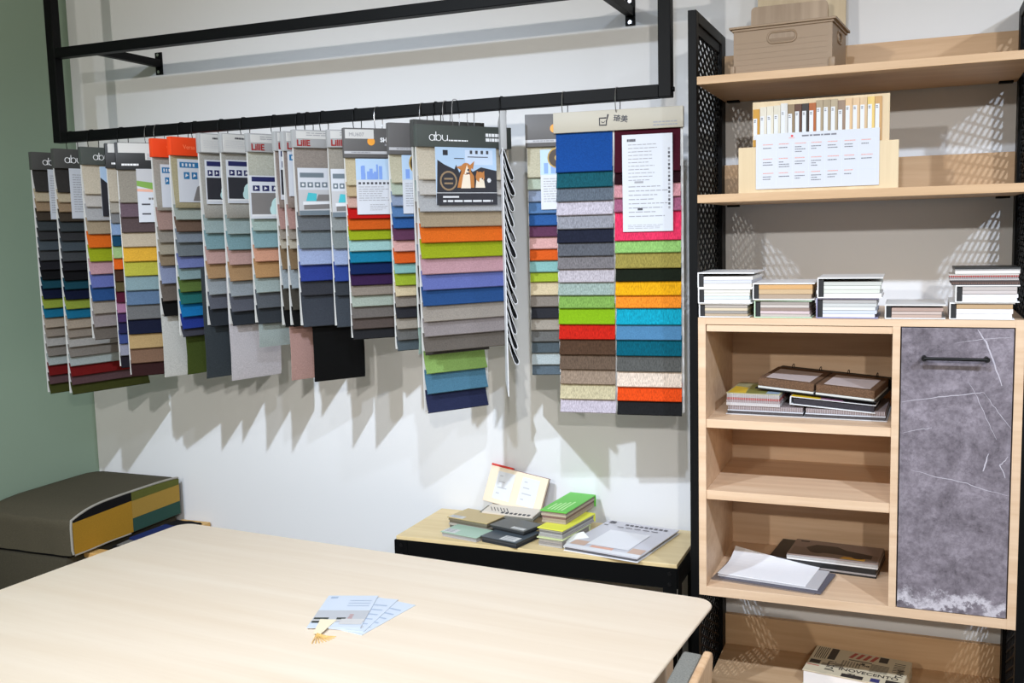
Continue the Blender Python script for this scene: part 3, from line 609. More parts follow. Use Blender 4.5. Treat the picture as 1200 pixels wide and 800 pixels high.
for k in BOOKS:
    n = k['n']; w = k['w']; d = DECO[n]
    bk = thing('fabric_sample_book', LABEL[n], 'sample book', (k['x'], k['y'], 0), math.radians(k['yaw']), 'fabric sample books on the rail')
    wl = d[2] if len(d) > 2 else None
    header(bk, d[0], w, k['zt'], k['zh'], wl)
    zs = k['zs']; zbot = zs[-1]
    MB().box(-w - .0012, w + .0012, -.002, .0015, zbot + .004, k['zh'] + .006).build('backing_board', OFFW, bk)
    if n == 'b21':
        C1 = [(25, 80, 160), (24, 92, 104), (104, 114, 124), (210, 202, 211), (158, 158, 166), (34, 38, 54), (98, 100, 106), (128, 123, 124), (198, 190, 194), (163, 180, 170), (133, 174, 82), (140, 186, 20), (206, 34, 18), (84, 60, 44), (108, 88, 72), (158, 138, 118), (208, 196, 158), (203, 193, 204)]
        C2 = [(74, 15, 32), (40, 6, 16), (224, 158, 164), (174, 100, 130), (246, 58, 100), (154, 204, 114), (164, 150, 74), (20, 28, 14), (250, 180, 18), (255, 148, 40), (14, 168, 194), (84, 138, 178), (0, 94, 114), (94, 94, 90), (240, 220, 200), (240, 78, 20), (30, 30, 32)]
        us = -.0131
        for cs, zz, a, b in ((C1, zs, -w, us - .001), (C2, k['zr'], us + .001, w - .004)):
            pv = k['zh']
            for i, (c, z) in enumerate(zip(cs, zz)):
                f = flap(bk, a + random.uniform(0, .002), b - random.uniform(0, .002), min(pv + .012, k['zh'] + .004), z, -.003 , -.0150, c, streak=i not in (0, 11), curl=.002)
                pv = z
    else:
        pv = k['zh']; cols = COLS[n]
        for i, (c, z) in enumerate(zip(cols, zs)):
            a, b = -w, w
            if n == 'b18b' and i > 11: b = w * .9
            flap(bk, a + random.uniform(0, .0015), b - random.uniform(0, .0015), min(pv + .010, k['zh'] + .004), z, -.003, -.0160 - (.004 if n == 'b18b' and i > 11 else 0), c, curl=.003)
            pv = z
    if k['tail']:
        c, z, a, b = k['tail']
        prof = [(.004, zbot + .2), (.005, zbot + .1), (.004, zbot), (.001, (zbot + z) / 2), (.004, z + .01), (.006, z)]
        MB().ribbon(prof, lambda u, p, q: (u, p, q), a * w, b * w, .0014).build('long_swatch', fabric(c), bk, smooth=True)
    if d[1]:
        x0, x1, z0, z1 = k['card']
        info_card(bk, d[1], x0, min(x1, w - .006), z0, z1, -.0178)
    for rx, dy in RINGS.get(n, [(0, 0)]):
        # the ring lies across the bar, so turn it back against the book's own turn
        th = -math.radians(k['yaw'])
        pts = hook(bk, 0, k['zt'], None)
        R = Matrix.Rotation(th, 3, 'Z')
        pts = [tuple(R @ Vector(p) + Vector((rx, 0, 0))) for p in pts]
        MB().tube(pts, .0014, 6, closed=True).build('hook_ring', CHROME if n in SILVER else BLACKM, bk, smooth=True)

# sample book seen edge on: a grey headed board with a column of looped swatches
eb = thing('fabric_sample_book', 'sample book hanging edge on to the viewer, white board with looped swatch edges', 'sample book', (-.6045, -.342, 0), math.radians(114), 'fabric sample books on the rail')
MB().box(-.15, .15, -.006, .012, 1.965, 2.074, b=.002).build('header_card', SILH, eb, smooth=True)
MB().box(-.15, .15, .006, .0085, 1.25, 1.97).build('backing_board', WHITE, eb)
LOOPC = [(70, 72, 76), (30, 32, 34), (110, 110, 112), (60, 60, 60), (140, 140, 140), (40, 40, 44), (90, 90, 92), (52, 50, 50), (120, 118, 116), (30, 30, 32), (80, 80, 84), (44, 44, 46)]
for i in range(13):
    zt = 1.968 - i * .0445; zb = zt - .08
    b = 1 + .12 * math.sin(i * 1.7)
    prof = [(.005, zt), (-.003, zt - .026), (-.0105 * b, zt - .050), (-.0185 * b, zt - .070), (-.0225 * b, zt - .082), (-.0215 * b, zt - .089), (-.0165 * b, zt - .090), (-.0115 * b, zt - .083), (-.0068 * b, zt - .068), (-.0015, zt - .046), (.004, zt - .022)]
    MB().ribbon(prof, lambda u, p, q: (u, p, q), -.149, .149, .0017, 0).build('swatch', [fabric((236, 236, 236))], eb, smooth=True, angle=80)
    MB().prism([(-.0118 * b, zt - .062), (-.0158 * b, zt - .071), (-.0192 * b, zt - .081), (-.0188 * b, zt - .086), (-.0160 * b, zt - .086), (-.0128 * b, zt - .080), (-.0092 * b, zt - .070), (-.0072 * b, zt - .062)], 'x', -.130, .146).build('loop_shade_core', fabric(LOOPC[i % 12]), eb)  # solid dark core standing in for the shade inside each loop
R = Matrix.Rotation(-math.radians(114), 3, 'Z')
MB().tube([tuple(R @ Vector(p)) for p in hook(eb, 0, 2.074, None)], .0014, 6, closed=True).build('hook_ring', BLACKM, eb, smooth=True)
# ------------------------------------------------------------------ shelving frame with expanded metal sides
sh = thing('shelving_unit', 'tall black steel shelving unit with diamond mesh side panels and oak shelf boards', 'shelves', (.4, -.23, 0))
def mesh_side(x0, x1):
    p = MB()
    D = -.4475; B = -.012; q = .03; T = 2.3019
    p.box(x0, x1, D, D + q, 0, T, b=.0015); p.box(x0, x1, B - .062, B, 0, T, b=.0015)
    p.box(x0, x1, D + q, B - .062, T - q, T, b=.0015); p.box(x0, x1, D + q, B - .062, .02, .05, b=.0015)
    fr = rel(p.build('side_frame', BLACKM), sh)
    m = MB(); xm = (x0 + x1) / 2
    y0, y1, z0, z1 = D + q - .004, B - .058, .046, T - q + .004
    m.box(xm - .006, xm + .006, y0, y0 + .012, z0, z1); m.box(xm - .006, xm + .006, y1 - .012, y1, z0, z1); m.box(xm - .006, xm + .006, y0, y1, z1 - .03, z1)
    hp, vp = .029, .0148            # half pitch along y, row pitch along z
    nr = int((z1 - z0) / vp)
    wv = .0030
    for r in range(nr):
        za, zb = z0 + r * vp, z0 + (r + 1) * vp
        j = 0
        while True:
            ya = y0 + j * hp; yb = ya + hp
            if yb > y1 + .001: break
            up = (r + j) % 2 == 0
            a, b = ((ya, za), (yb, zb)) if up else ((ya, zb), (yb, za))
            m.hexa([(xm - .002, a[0], a[1] - wv), (xm + .002, a[0], a[1] - wv), (xm + .002, b[0], b[1] - wv), (xm - .002, b[0], b[1] - wv),
                    (xm - .002, a[0], a[1] + wv), (xm + .002, a[0], a[1] + wv), (xm + .002, b[0], b[1] + wv), (xm - .002, b[0], b[1] + wv)])
            j += 1
    g = m.build('mesh_panel', BLACKM); g.parent = fr
mesh_side(-.023, 0); mesh_side(.8, .823)
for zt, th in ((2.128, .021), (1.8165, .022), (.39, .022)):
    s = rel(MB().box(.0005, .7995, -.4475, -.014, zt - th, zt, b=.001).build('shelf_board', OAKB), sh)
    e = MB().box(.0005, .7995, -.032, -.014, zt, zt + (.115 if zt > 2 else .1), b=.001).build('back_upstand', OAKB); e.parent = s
    for bx in (.03, .77):
        f = MB().box(bx - .018, bx + .018, -.06, -.035, zt - th - .006, zt - th, b=.001).build('shelf_bracket', BLACKM); f.parent = s

# ------------------------------------------------------------------ oak wall cabinet
cb = thing('wall_cabinet', 'light oak cabinet with three open compartments and a grey stone look door', 'cabinet', (.4, -.23, .7018))
ZB, ZT, F, K = .7018, 1.4855, -.4475, -.014
body = MB()
for a in ((.001, .0215, F, K, ZB, ZT), (.779, .7995, F, K, ZB, ZT), (.0215, .779, F, K, ZT - .019, ZT), (.0215, .779, F, K, ZB, ZB + .026), (.4985, .5170, F, K, ZB + .026, ZT - .019), (.0215, .779, K - .006, K, ZB + .026, ZT - .019), (.0235, .4985, F + .004, F + .024, ZT - .0385, ZT - .0205)):
    body.box(*a, b=.0006)
rel(body.build('carcass', OAKX), cb)
rel(MB().box(.0215, .4985, F + .004, K - .006, 1.1800, 1.2035, b=.0006).build('shelf', OAKX), cb)
rel(MB().box(.0215, .4985, F + .004, K - .006, .978, 1.0035, b=.0006).build('shelf', OAKX), cb)
dd = MB(); dd.box(.5200, .7760, F - .001, F + .018, .7300, 1.4640, b=.0008)
VEIN = [[(0.6951, 1.4616), (0.713, 1.4322), (0.7292, 1.3901), (0.7518, 1.3228)],
[(0.6418, 1.4266), (0.7033, 1.4363), (0.7693, 1.4437)],
[(0.5235, 1.2728), (0.6094, 1.2895), (0.6873, 1.3012), (0.7123, 1.3043)],
[(0.7123, 1.3043), (0.7459, 1.2564), (0.7754, 1.2172)],
[(0.677, 1.3309), (0.6972, 1.293), (0.7237, 1.2296), (0.7439, 1.1875)],
[(0.5248, 1.193), (0.5712, 1.2044), (0.5951, 1.21)],
[(0.5448, 1.0983), (0.6036, 1.0845), (0.6731, 1.0741), (0.7086, 1.0613), (0.7762, 1.0469)],
[(0.7257, 1.1497), (0.7152, 1.1055)],
[(0.7716, 1.1461), (0.7532, 1.1233), (0.7655, 1.0916)]]
rng = random.Random(3)
for li, v in enumerate(VEIN):
    pts = []
    for (xa, za), (xb, zb) in zip(v, v[1:]):
        for t in range(5):
            s = t / 5; pts.append((xa + (xb - xa) * s + rng.uniform(-.0012, .0012), za + (zb - za) * s + rng.uniform(-.0012, .0012)))
    pts.append(v[-1]); wdt = [.0040, .0012, .0022, .0014, .0012, .0014, .0018, .0035, .0025][li]
    n = len(pts)
    for i in range(n - 1):
        (xa, za), (xb, zb) = pts[i], pts[i + 1]
        L = math.hypot(xb - xa, zb - za); nx, nz = -(zb - za) / L, (xb - xa) / L
        wa = wdt * (.3 + .7 * math.sin(PI * (i + .2) / n)) * rng.uniform(.6, 1.2); wb = wdt * (.3 + .7 * math.sin(PI * (i + 1) / n)) * .9
        lim = lambda p: (min(max(p[0], .5204), .7756), F - .0013, p[1])
        dd.face([lim((xa + nx * wa / 2, za + nz * wa / 2)), lim((xb + nx * wb / 2, zb + nz * wb / 2)), lim((xb - nx * wb / 2, zb - nz * wb / 2)), lim((xa - nx * wa / 2, za - nz * wa / 2))], 1)
door = dd.build('door', [marble(), plain('pale_vein', (192, 186, 194), .4)])
# keep the slab's own frame at its foot so the pattern sits on the door
door.data.transform(Matrix.Translation((-.52, 0, -.73))); door.parent = cb; door.location = Vector((.52, 0, .73)) - Vector(cb.location)
hd = MB(); hy = F - .036
hd.tube([(.0535, hy, .6605), (.1955, hy, .6605)], .0042, 12)
for hx in (.0535, .1955): hd.tube([(hx, F, .6605), (hx, hy - .003, .6605)], [.0052, .0052], 12); hd.tube([(hx, hy - .002, .6605), (hx, hy + .003, .6605)], .0068, 14)
h = hd.build('handle', BLACK, smooth=True); h.parent = door

# ------------------------------------------------------------------ brown storage box on the top shelf
BOXM = plain('taupe_plastic', (147, 123, 97), .5, bump=.03, bscale=120)
t = thing('storage_box', 'taupe plastic storage box with lipped rim and oval hand holes on top shelf', 'storage box', (.225, -.30, 2.128), math.radians(-5))
bw, bd, bh, th = .127, .108, .118, .003
def wall_hole(mb, W, z0, z1, hw, zc, hh, M):
    """a box wall with a rounded slot left open in it, thickness along local y"""
    n = 24; inner = []; 
    for k in range(n):
        a = 2 * PI * (k + .5) / n; cx = math.copysign(hw - hh, math.cos(a)); inner.append((cx + hh * math.cos(a), zc + hh * math.sin(a)))
    outer = []
    for x, z in inner:
        dx, dz = x, z - zc
        s = min(W / abs(dx) if dx else 1e9, ((z1 - zc) if dz > 0 else (zc - z0)) / abs(dz) if dz else 1e9); outer.append((dx * s, zc + dz * s))
    for (qx, qz) in ((W, z1), (-W, z1), (-W, z0), (W, z0)):
        i = min(range(n), key=lambda i: (outer[i][0] - qx) ** 2 + (outer[i][1] - qz) ** 2); outer[i] = (qx, qz)
    for k in range(n):
        j = (k + 1) % n
        for y in (0, th): mb.face([tuple(M @ Vector((p[0], y, p[1]))) for p in (inner[k], inner[j], outer[j], outer[k])])
        mb.face([tuple(M @ Vector(p)) for p in ((inner[k][0], 0, inner[k][1]), (inner[j][0], 0, inner[j][1]), (inner[j][0], th, inner[j][1]), (inner[k][0], th, inner[k][1]))])
    pts = [tuple(M @ Vector((p[0] * 1.04, -.001, zc + (p[1] - zc) * 1.12))) for p in inner]
    mb.tube(pts, .0028, 6, closed=True)
b = MB()
wall_hole(b, bw, .002, bh, .035, bh - .028, .0125, Matrix.Translation((0, -bd, 0)))
wall_hole(b, bw, .002, bh, .035, bh - .028, .0125, Matrix.Translation((0, bd, 0)) @ Matrix.Rotation(PI, 4, 'Z'))
wall_hole(b, bd, .002, bh, .030, bh - .028, .0125, Matrix.Translation((bw, 0, 0)) @ Matrix.Rotation(PI / 2, 4, 'Z'))
wall_hole(b, bd, .002, bh, .030, bh - .028, .0125, Matrix.Translation((-bw, 0, 0)) @ Matrix.Rotation(-PI / 2, 4, 'Z'))
b.box(-bw, bw, -bd, bd, 0, .004)
for sx in (-1, 1):
    for sy in (-1, 1): b.box(sx * bw - .008, sx * bw + .002 * sx + .006, sy * bd - .007, sy * bd + .007, 0, .026, b=.002)
for k in range(6): b.box(-bw + .006, bw - .012, -bd - .0008, -bd + .001, .012 + .014 * k, .0128 + .014 * k)
b.build('body', BOXM, t, smooth=True, angle=30)
r = MB()
for z0, z1, e in ((bh - .004, bh + .002, .004), (bh + .002, bh + .008, .010)):
    r.box(-bw - e, bw + e, -bd - e, -bd + .004, z0, z1, b=.001); r.box(-bw - e, bw + e, bd - .004, bd + e, z0, z1, b=.001)
    r.box(-bw - e, -bw + .004, -bd, bd, z0, z1); r.box(bw - .004, bw + e, -bd, bd, z0, z1)
r.build('rim', BOXM, t)

# wooden sample planks leaning on the wall behind the box
PLK = wood('grey_beige_woodgrain', (150, 128, 106), (188, 166, 142), 'z', .5, .6); PLK2 = wood('pale_ash_woodgrain', (186, 166, 134), (210, 192, 160), 'z', .5, .6)
def plank(x0, x1, y, zb, H, th, tilt, mat, label, rad=.012):
    o = MB(); pts = [(-(x1 - x0) / 2, 0), ((x1 - x0) / 2, 0)]
    for sx in (1, -1):
        for k in range(5):
            a = PI / 2 * k / 4 if sx > 0 else PI / 2 + PI / 2 * k / 4
            pts.append((sx * ((x1 - x0) / 2 - rad) + rad * math.cos(a), H - rad + rad * math.sin(a)))
    o.prism(pts, 'y', -th / 2, th / 2)
    ob = o.build('sample_plank', mat); ob.location = ((x0 + x1) / 2, y, zb); ob.rotation_euler = (tilt, 0, 0)
    return tag(ob, label, 'wood sample', 'wood sample planks behind the box')
plank(.096, .308, -.155, 2.1305, .226, .012, math.radians(-6), PLK, 'grey beige woodgrain board standing directly behind the taupe box')
plank(.108, .353, -.110, 2.1305, .32, .014, math.radians(-6), PLK2, 'paler wider board standing behind the grey beige woodgrain board')

# ------------------------------------------------------------------ wood colour display on the middle shelf
ds = thing('wood_colour_display', 'plywood display stand with a row of stained wood sticks and white printed chart', 'display', (.305, -.41, 1.8165))
PLY = wood('pale_plywood', (204, 180, 142), (219, 198, 162), 'z', .5, .5)
MB().box(-.2, .2, -.006, .006, 0, .121, b=.001).build('base_board', PLY, ds)
MB().box(-.165, .177, .0065, .018, 0, .239, b=.001).build('back_board', PLY, ds)
STK = [(206, 152, 54), (224, 216, 198), (220, 212, 192), (218, 211, 192), (224, 222, 216), (150, 128, 98), (92, 60, 44), (52, 46, 42), (178, 98, 46), (176, 158, 128), (178, 160, 130), (180, 163, 134), (150, 126, 106), (214, 180, 138), (216, 184, 144), (218, 188, 148), (228, 196, 116), (200, 156, 100)]
n = len(STK); x0 = -.163; pitch = (.159 + .163) / n
for i, c in enumerate(STK):
    a = x0 + i * pitch
    m = wood('stained_stick_%d' % i, tuple(int(v * .86) for v in c), c, 'z', .5, .6)
    top = .2265 + (.006 if 9 <= i else 0) + (-.004 if i in (0, 12) else 0) - (.001 * max(0, 3 - i)) + (.004 if i == 4 else 0)
    s = MB().box(a + .0003, a + pitch - .0003, -.0005, .0062, .122, top, b=.0006).build('colour_stick', m, ds)
    q = MB(); lt = top - .019 - (.005 if i in (0, 1, 2, 3, 5, 12) else 0)
    q.box(a + .0012, a + pitch * .62, -.0011, -.0003, .14, lt); la = q.build('stick_label', WHITE); la.parent = s
    q = MB(); rule_lines(q, a + .003, a + pitch * .55, lt - .012, lt - .004, 2, -.0014, 0, .5, .1); 
    for v in range(len(q.mi)): q.mi[v] = 1
    q2 = MB(); q2.v, q2.f, q2.mi = q.v, q.f, q.mi
    la.data.materials.append(INK)
    bm = bmesh.new(); bm.from_mesh(la.data)
    for f in q2.f:
        fc = bm.faces.new([bm.verts.new(q2.v[k]) for k in f]); fc.material_index = 1
    bm.to_mesh(la.data); bm.free()
ch = MB().box(-.1535, .154, -.0095, -.008, .0095, .153).build('printed_chart', PLASTIC, ds)
q = MB(); yy = -.0098; CX0, CX1, CZ0, CZ1 = -.142, .145, .016, .128
for k in range(8):
    x = CX0 + (CX1 - CX0) * k / 7; flat_quad(q, x - .0003, x + .0003, CZ0, CZ1, yy, 1)
for k in range(4):
    z = CZ0 + (CZ1 - CZ0) * k / 3; flat_quad(q, CX0, CX1, z - .0003, z + .0003, yy, 1)
for r_ in range(3):
    for c_ in range(7):
        if r_ == 0 and c_ == 6: continue
        a = CX0 + (CX1 - CX0) * (c_ + .16) / 7; b_ = CX0 + (CX1 - CX0) * (c_ + .84) / 7; zt = CZ0 + (CZ1 - CZ0) * (r_ + 1) / 3
        rule_lines(q, a, b_, zt - .0055, zt - .002, 1, yy, 2, .6, .2)
        rows = random.choice([1, 2, 2, 3])
        rule_lines(q, a, b_, zt - .012 - .0058 * rows, zt - .011, rows, yy, 0, .36, .5)
rule_lines(q, -.036, .055, .1405, .1455, 1, yy, 0, .8, .02)
disc(q, -.061, .1445, .003, yy, 3); rule_lines(q, -.069, -.053, .1375, .1405, 1, yy, 2, .6, .05)
q.build('printed_text', [plain('soft_ink', (112, 112, 120), .6), plain('pale_rule_print', (208, 214, 224), .6), plain('pale_orange_text_print', (218, 150, 140), .6), plain('red_logo_print', (220, 50, 60), .6)], ch)

# ------------------------------------------------------------------ binders
PGW = (222, 218, 214)
def binder(label, x0, x1, z0, z1, y0=-.45, depth=.19, spine='L', cover=(236, 234, 232), inner=(24, 24, 26), pages=None, rz=0, slope=0, group='swatch binders along the cabinet top', cat='binder', gap=.0):
    """ring binder lying flat: wrap round cover with its spine at one side and a block of swatch pages showing at the front"""
    w = x1 - x0; h = z1 - z0
    t = thing('swatch_binder', label, cat, ((x0 + x1) / 2, y0 + depth / 2, z0), rz, group)
    X0, X1, Y0, Y1 = -w / 2, w / 2, -depth / 2, depth / 2; th = .0028
    cm = plain('binder_cover', cover, .45); im = plain('binder_lining', inner, .6)
    c = MB()
    c.box(X0, X1, Y0, Y1, 0, th, b=.0008); c.box(X0, X0 + th, Y0, Y1, th, h - th)
    zl, zr = h, h - slope
    c.hexa([(X0, Y0, zl - th), (X1, Y0, zr - th), (X1, Y1, zr - th), (X0, Y1, zl - th), (X0, Y0, zl), (X1, Y0, zr), (X1, Y1, zr), (X0, Y1, zl)])
    c.build('cover', cm, t)
    MB().box(X0 + th, X0 + th + .012, Y0 + .006, Y1 - .004, th, h - th - .001).build('ring_spine', im, t)
    pages = pages or [PGW]
    n = len(pages); top = h - th - .001 - slope - gap; z = th + .0004
    for i, pc in enumerate(pages):
        zz = th + (top - th) * (i + 1) / n
        j = random.uniform(-.003, .003)
        MB().box(X0 + .016, X1 - .006 + j, Y0 + .002 + abs(j), Y1 - .006, z, zz - .0006, b=.0005).build('swatch_page', plain('page_cloth', pc, .8, spec=.2), t)
        z = zz
    return t
W1, W2, W3 = (224, 221, 216), (205, 200, 192), (186, 178, 168)
binder('white binder at the bottom of the left stack on the cabinet, tan and grey pages', .004, .140, 1.4858, 1.5235, pages=[(178, 158, 134), (150, 144, 138), (206, 190, 164), (170, 160, 150)])
binder('middle white binder of the left stack on the cabinet', .002, .146, 1.5238, 1.5652, y0=-.455, pages=[(230, 228, 226), (206, 216, 218), (222, 218, 208), (214, 210, 200)], rz=.01)
binder('topmost white binder of the left stack, its cover lifting over dark lining', .002, .153, 1.5655, 1.6075, y0=-.452, pages=[(222, 216, 206), (202, 202, 208), (226, 222, 216)], gap=.006, slope=.001, rz=-.01)
binder('green edged binder at the bottom of the second stack on the cabinet', .152, .300, 1.4858, 1.5335, cover=(196, 222, 190), pages=[(188, 176, 168), (206, 186, 186), (150, 130, 120), (196, 186, 178), (160, 150, 142)], slope=.001)
binder('white binder with tan pages on top of the second stack', .147, .305, 1.5338, 1.5785, y0=-.455, pages=[(170, 150, 130), (196, 168, 132), (204, 160, 108)], rz=.02)
binder('navy edged binder at the bottom of the third stack on the cabinet', .311, .463, 1.4858, 1.5385, cover=(150, 146, 178), pages=[(228, 228, 236), (200, 204, 214), (214, 214, 210), (196, 196, 192), (176, 172, 168)])
binder('white binder on top of the third stack, pale green grey pages under black lining', .313, .473, 1.5388, 1.592, y0=-.455, pages=[(226, 224, 222), (210, 212, 200), (214, 216, 206), (196, 196, 188)], gap=.007, rz=.008)
binder('low single binder between two stacks, pink beige spiral pages', .479, .621, 1.4858, 1.5225, pages=[(184, 160, 146), (196, 178, 168), (178, 152, 140)], gap=.004)
binder('white binder at the bottom of the right stack, white and tan pages', .630, .776, 1.4858, 1.528, pages=[(238, 234, 232), (232, 228, 226), (186, 156, 120)], rz=-.005)
binder('white binder in the middle of the right stack', .642, .785, 1.5283, 1.5715, pages=[(236, 234, 236), (230, 228, 230), (200, 190, 186), (188, 178, 172)], y0=-.455)

def booklet(name, label, cat, cx, cy, z, w, d, h, rz, layers, top=None, group=None, spiral=None):
    """a flat booklet: a block of leaves of the given colours (bottom to top) and a printed cover sheet"""
    t = thing(name, label, cat, (cx, cy, z), rz, group)
    zz = 0; n = len(layers)
    for i, (c, f) in enumerate(layers):
        hh = h * f; j = random.uniform(-.0018, .0018)
        MB().box(-w / 2 + abs(j), w / 2 - abs(j), -d / 2 + abs(j), d / 2, zz, zz + hh - .0003, b=min(.0006, hh * .2)).build('cover' if i in (0, n - 1) and n > 1 else 'leaves', fabric(c, .1) if i not in (0, n - 1) else plain('booklet_cover', c, .45), t)
        zz += hh
    if spiral:
        s = MB(); k = int(w / .005)
        for i in range(k):
            x = -w / 2 + .003 + i * (w - .006) / (k - 1)
            s.tube([(x, -d / 2 - .0022 * math.cos(a) + .0006, h / 2 + h * .48 * math.sin(a)) for a in [2 * PI * q / 8 for q in range(8)]], .0006, 4, closed=True)
        s.build('spiral_binding', spiral, t)
    return t
WIRE = plain('white_binding_wire', (190, 186, 186), .4); DWIRE = plain('dark_binding_wire', (54, 48, 46), .4)
booklet('swatch_booklet', 'dark edged spiral swatch booklet under the red one on the right stack', 'booklet', .708, -.38, 1.5718, .152, .14, .011, .01, [((40, 40, 44), .15), ((160, 130, 120), .35), ((118, 96, 88), .35), ((60, 56, 58), .15)], spiral=DWIRE, group='booklets on the right stack')
booklet('swatch_booklet', 'spiral swatch booklet with red page edges near the top of the right stack', 'booklet', .706, -.38, 1.5830, .156, .14, .015, -.02, [((196, 188, 184), .3), ((186, 172, 168), .25), ((214, 74, 60), .25), ((206, 196, 186), .2)], spiral=WIRE, group='booklets on the right stack')
booklet('swatch_booklet', 'black covered booklet topmost on the right stack', 'booklet', .712, -.375, 1.5984, .148, .13, .016, .02, [((214, 208, 202), .55), ((190, 186, 182), .2), ((30, 32, 32), .25)], group='booklets on the right stack')

# upper open compartment (floor at 1.2035)
t = thing('open_swatch_binder', 'wide open spiral swatch binder at the bottom of the upper compartment', 'binder', (.277, -.245, 1.2038), math.radians(-1.5))
MB().box(-.2135, .2135, -.12, .12, 0, .003, b=.0008).build('cover', plain('binder_cover', (190, 188, 188), .45), t)
for s in (-1, 1):
    MB().box(s * .106 - .103, s * .106 + .103, -.117, .116, .0032, .0115, b=.001).build('lower_page_block', fabric((96, 90, 92), .2), t)
    MB().box(s * .106 - .103, s * .106 + .103, -.119, .116, .0116, .014).build('divider_card', plain('pale_divider_card', (206, 210, 218), .45), t)
    MB().box(s * .106 - .102, s * .106 + .102, -.116, .114, .0142, .026, b=.001).build('page_block', fabric((176, 160, 158), .2), t)
    q = MB()
    for i in range(34):
        x = s * .106 - .1 + i * .2 / 33
        q.tube([(x, -.1165 - .0022 * math.cos(a), .020 + .0055 * math.sin(a)) for a in [2 * PI * k / 8 for k in range(8)]], .0006, 4, closed=True)
    q.build('spiral_binding', WIRE, t)
t = booklet('swatch_booklet', 'swatch booklet with yellow and green cover and red striped edge, left in upper compartment', 'booklet', .139, -.262, 1.2302, .148, .2, .036, math.radians(-2), [((200, 196, 196), .25), ((190, 170, 170), .2), ((206, 110, 104), .18), ((208, 200, 196), .3), ((176, 172, 130), .07)], spiral=WIRE)
q = MB(); q.face([(-.07, -.098, .0362), (-.02, -.098, .0362), (-.03, .0, .0362), (-.07, .02, .0362)], 0); q.face([(-.02, -.098, .0363), (.035, -.098, .0363), (.03, .09, .0363), (-.03, .06, .0363)], 1); q.face([(.035, -.098, .0364), (.07, -.098, .0364), (.07, .09, .0364), (.03, .09, .0364)], 2)
q.build('cover_print', [plain('yellow_print', (226, 190, 60), .4), plain('olive_green_print', (132, 130, 66), .4), plain('blue_grey_print', (150, 170, 190), .4)], t)
t = thing('flat_binder', 'thin white binder with yellow and pink cover, tilted in the upper compartment', 'binder', (.352, -.275, 1.2318), 0, None, (0, math.radians(3.5), math.radians(-4)))
q = MB(); q.box(-.112, .112, -.09, .09, 0, .003, b=.0008); q.box(-.112, .112, -.09, .09, .021, .0235, b=.0008); q.box(-.112, -.109, -.09, .09, .003, .021)
q.build('cover', WHITE, t)
MB().box(-.104, .108, -.086, .086, .0035, .018, b=.001).build('page_block', fabric((70, 66, 72), .15), t)
q = MB(); q.face([(-.11, -.0905, .0237), (-.03, -.0905, .0237), (-.05, .05, .0237), (-.11, .05, .0237)], 0); q.face([(-.03, -.0905, .0237), (.03, -.0905, .0237), (.0, .05, .0237), (-.05, .05, .0237)], 1); q.face([(.03, -.0905, .0237), (.11, -.0905, .0237), (.11, .05, .0237), (.0, .05, .0237)], 2)
q.build('cover_print', [plain('yellow_print', (236, 196, 50), .4), plain('mauve_print', (170, 120, 150), .4), plain('charcoal_pattern_print', (60, 56, 62), .4)], t)
t = thing('open_swatch_binder', 'black ring binder lying open with two brown wood tone page blocks, top of upper compartment', 'binder', (.318, -.225, 1.2685), 0, None, (math.radians(2), math.radians(3.5), math.radians(-9)))
MB().box(-.165, .165, -.125, .125, 0, .003, b=.0008).build('cover', BLACK, t)
for s in (-1, 1):
    MB().box(s * .08 - .077, s * .08 + .077, -.123, .07, .0032, .009, b=.001).build('divider_card', plain('pale_divider_card', (206, 206, 200), .45), t)
    MB().box(s * .08 - .077, s * .08 + .077, -.122, .07, .0092, .032, b=.0015).build('page_block', fabric((126, 96, 72), .3), t)
    MB().box(s * .08 - .06, s * .08 + .062, -.105, .035, .0321, .0327).build('page_label', plain('dusty_label_paper', (196, 182, 178), .5), t)
q = MB(); q.box(-.16, .16, .078, .118, .003, .028, b=.004)
for i in range(4): q.tube([(-.12 + .08 * i, .098 + .012 * math.cos(a), .03 + .009 * math.sin(a)) for a in [2 * PI * k / 10 for k in range(10)]], .0012, 5, closed=True)
q.build('ring_mechanism', BLACK, t)

# lower open compartment (floor at .7278)
LZ = .728
def sheet(label, cx, cy, z, w, d, rz, col, curl=0, th=.0012, cat='paper', lift=None):
    prof = []
    t = MB(); n = 10
    for i in range(n):
        for j in range(n):
            pass
    P = lambda u, v: (-w / 2 + w * u, -d / 2 + d * v, curl * (max(0, (v - .45) / .55) ** 2 * (1 - u) ** 1.2))
    for i in range(n):
        for j in range(n):
            a = [P(i / n, j / n), P((i + 1) / n, j / n), P((i + 1) / n, (j + 1) / n), P(i / n, (j + 1) / n)]
            t.hexa(a + [(x, y, zz + th) for x, y, zz in a])
    o = t.build('paper_sheet', plain('sheet_paper', col, .55)); bm = bmesh.new(); bm.from_mesh(o.data); bmesh.ops.remove_doubles(bm, verts=bm.verts[:], dist=1e-6)
    seen = {}
    for f in bm.faces:
        k = tuple(sorted(v.index for v in f.verts)); seen.setdefault(k, []).append(f)
    bmesh.ops.delete(bm, geom=[f for fs in seen.values() if len(fs) > 1 for f in fs], context='FACES'); bm.to_mesh(o.data); bm.free()
    o.location = (cx, cy, z); o.rotation_euler = (0, 0, rz)
    return tag(o, label, cat, 'loose sheets in the lower compartment')
sheet('brown grey sheet at the bottom of the loose papers in the lower compartment', .178, -.322, LZ + .0003, .29, .17, math.radians(-7), (120, 108, 102), th=.003)
sheet('charcoal sheet under the white papers in the lower compartment', .200, -.318, LZ + .0036, .285, .17, math.radians(-9), (92, 90, 100), th=.004)
sheet('pale grey sheet just under the top white page in the lower compartment', .188, -.312, LZ + .0079, .28, .16, math.radians(-7), (190, 188, 190), th=.003)
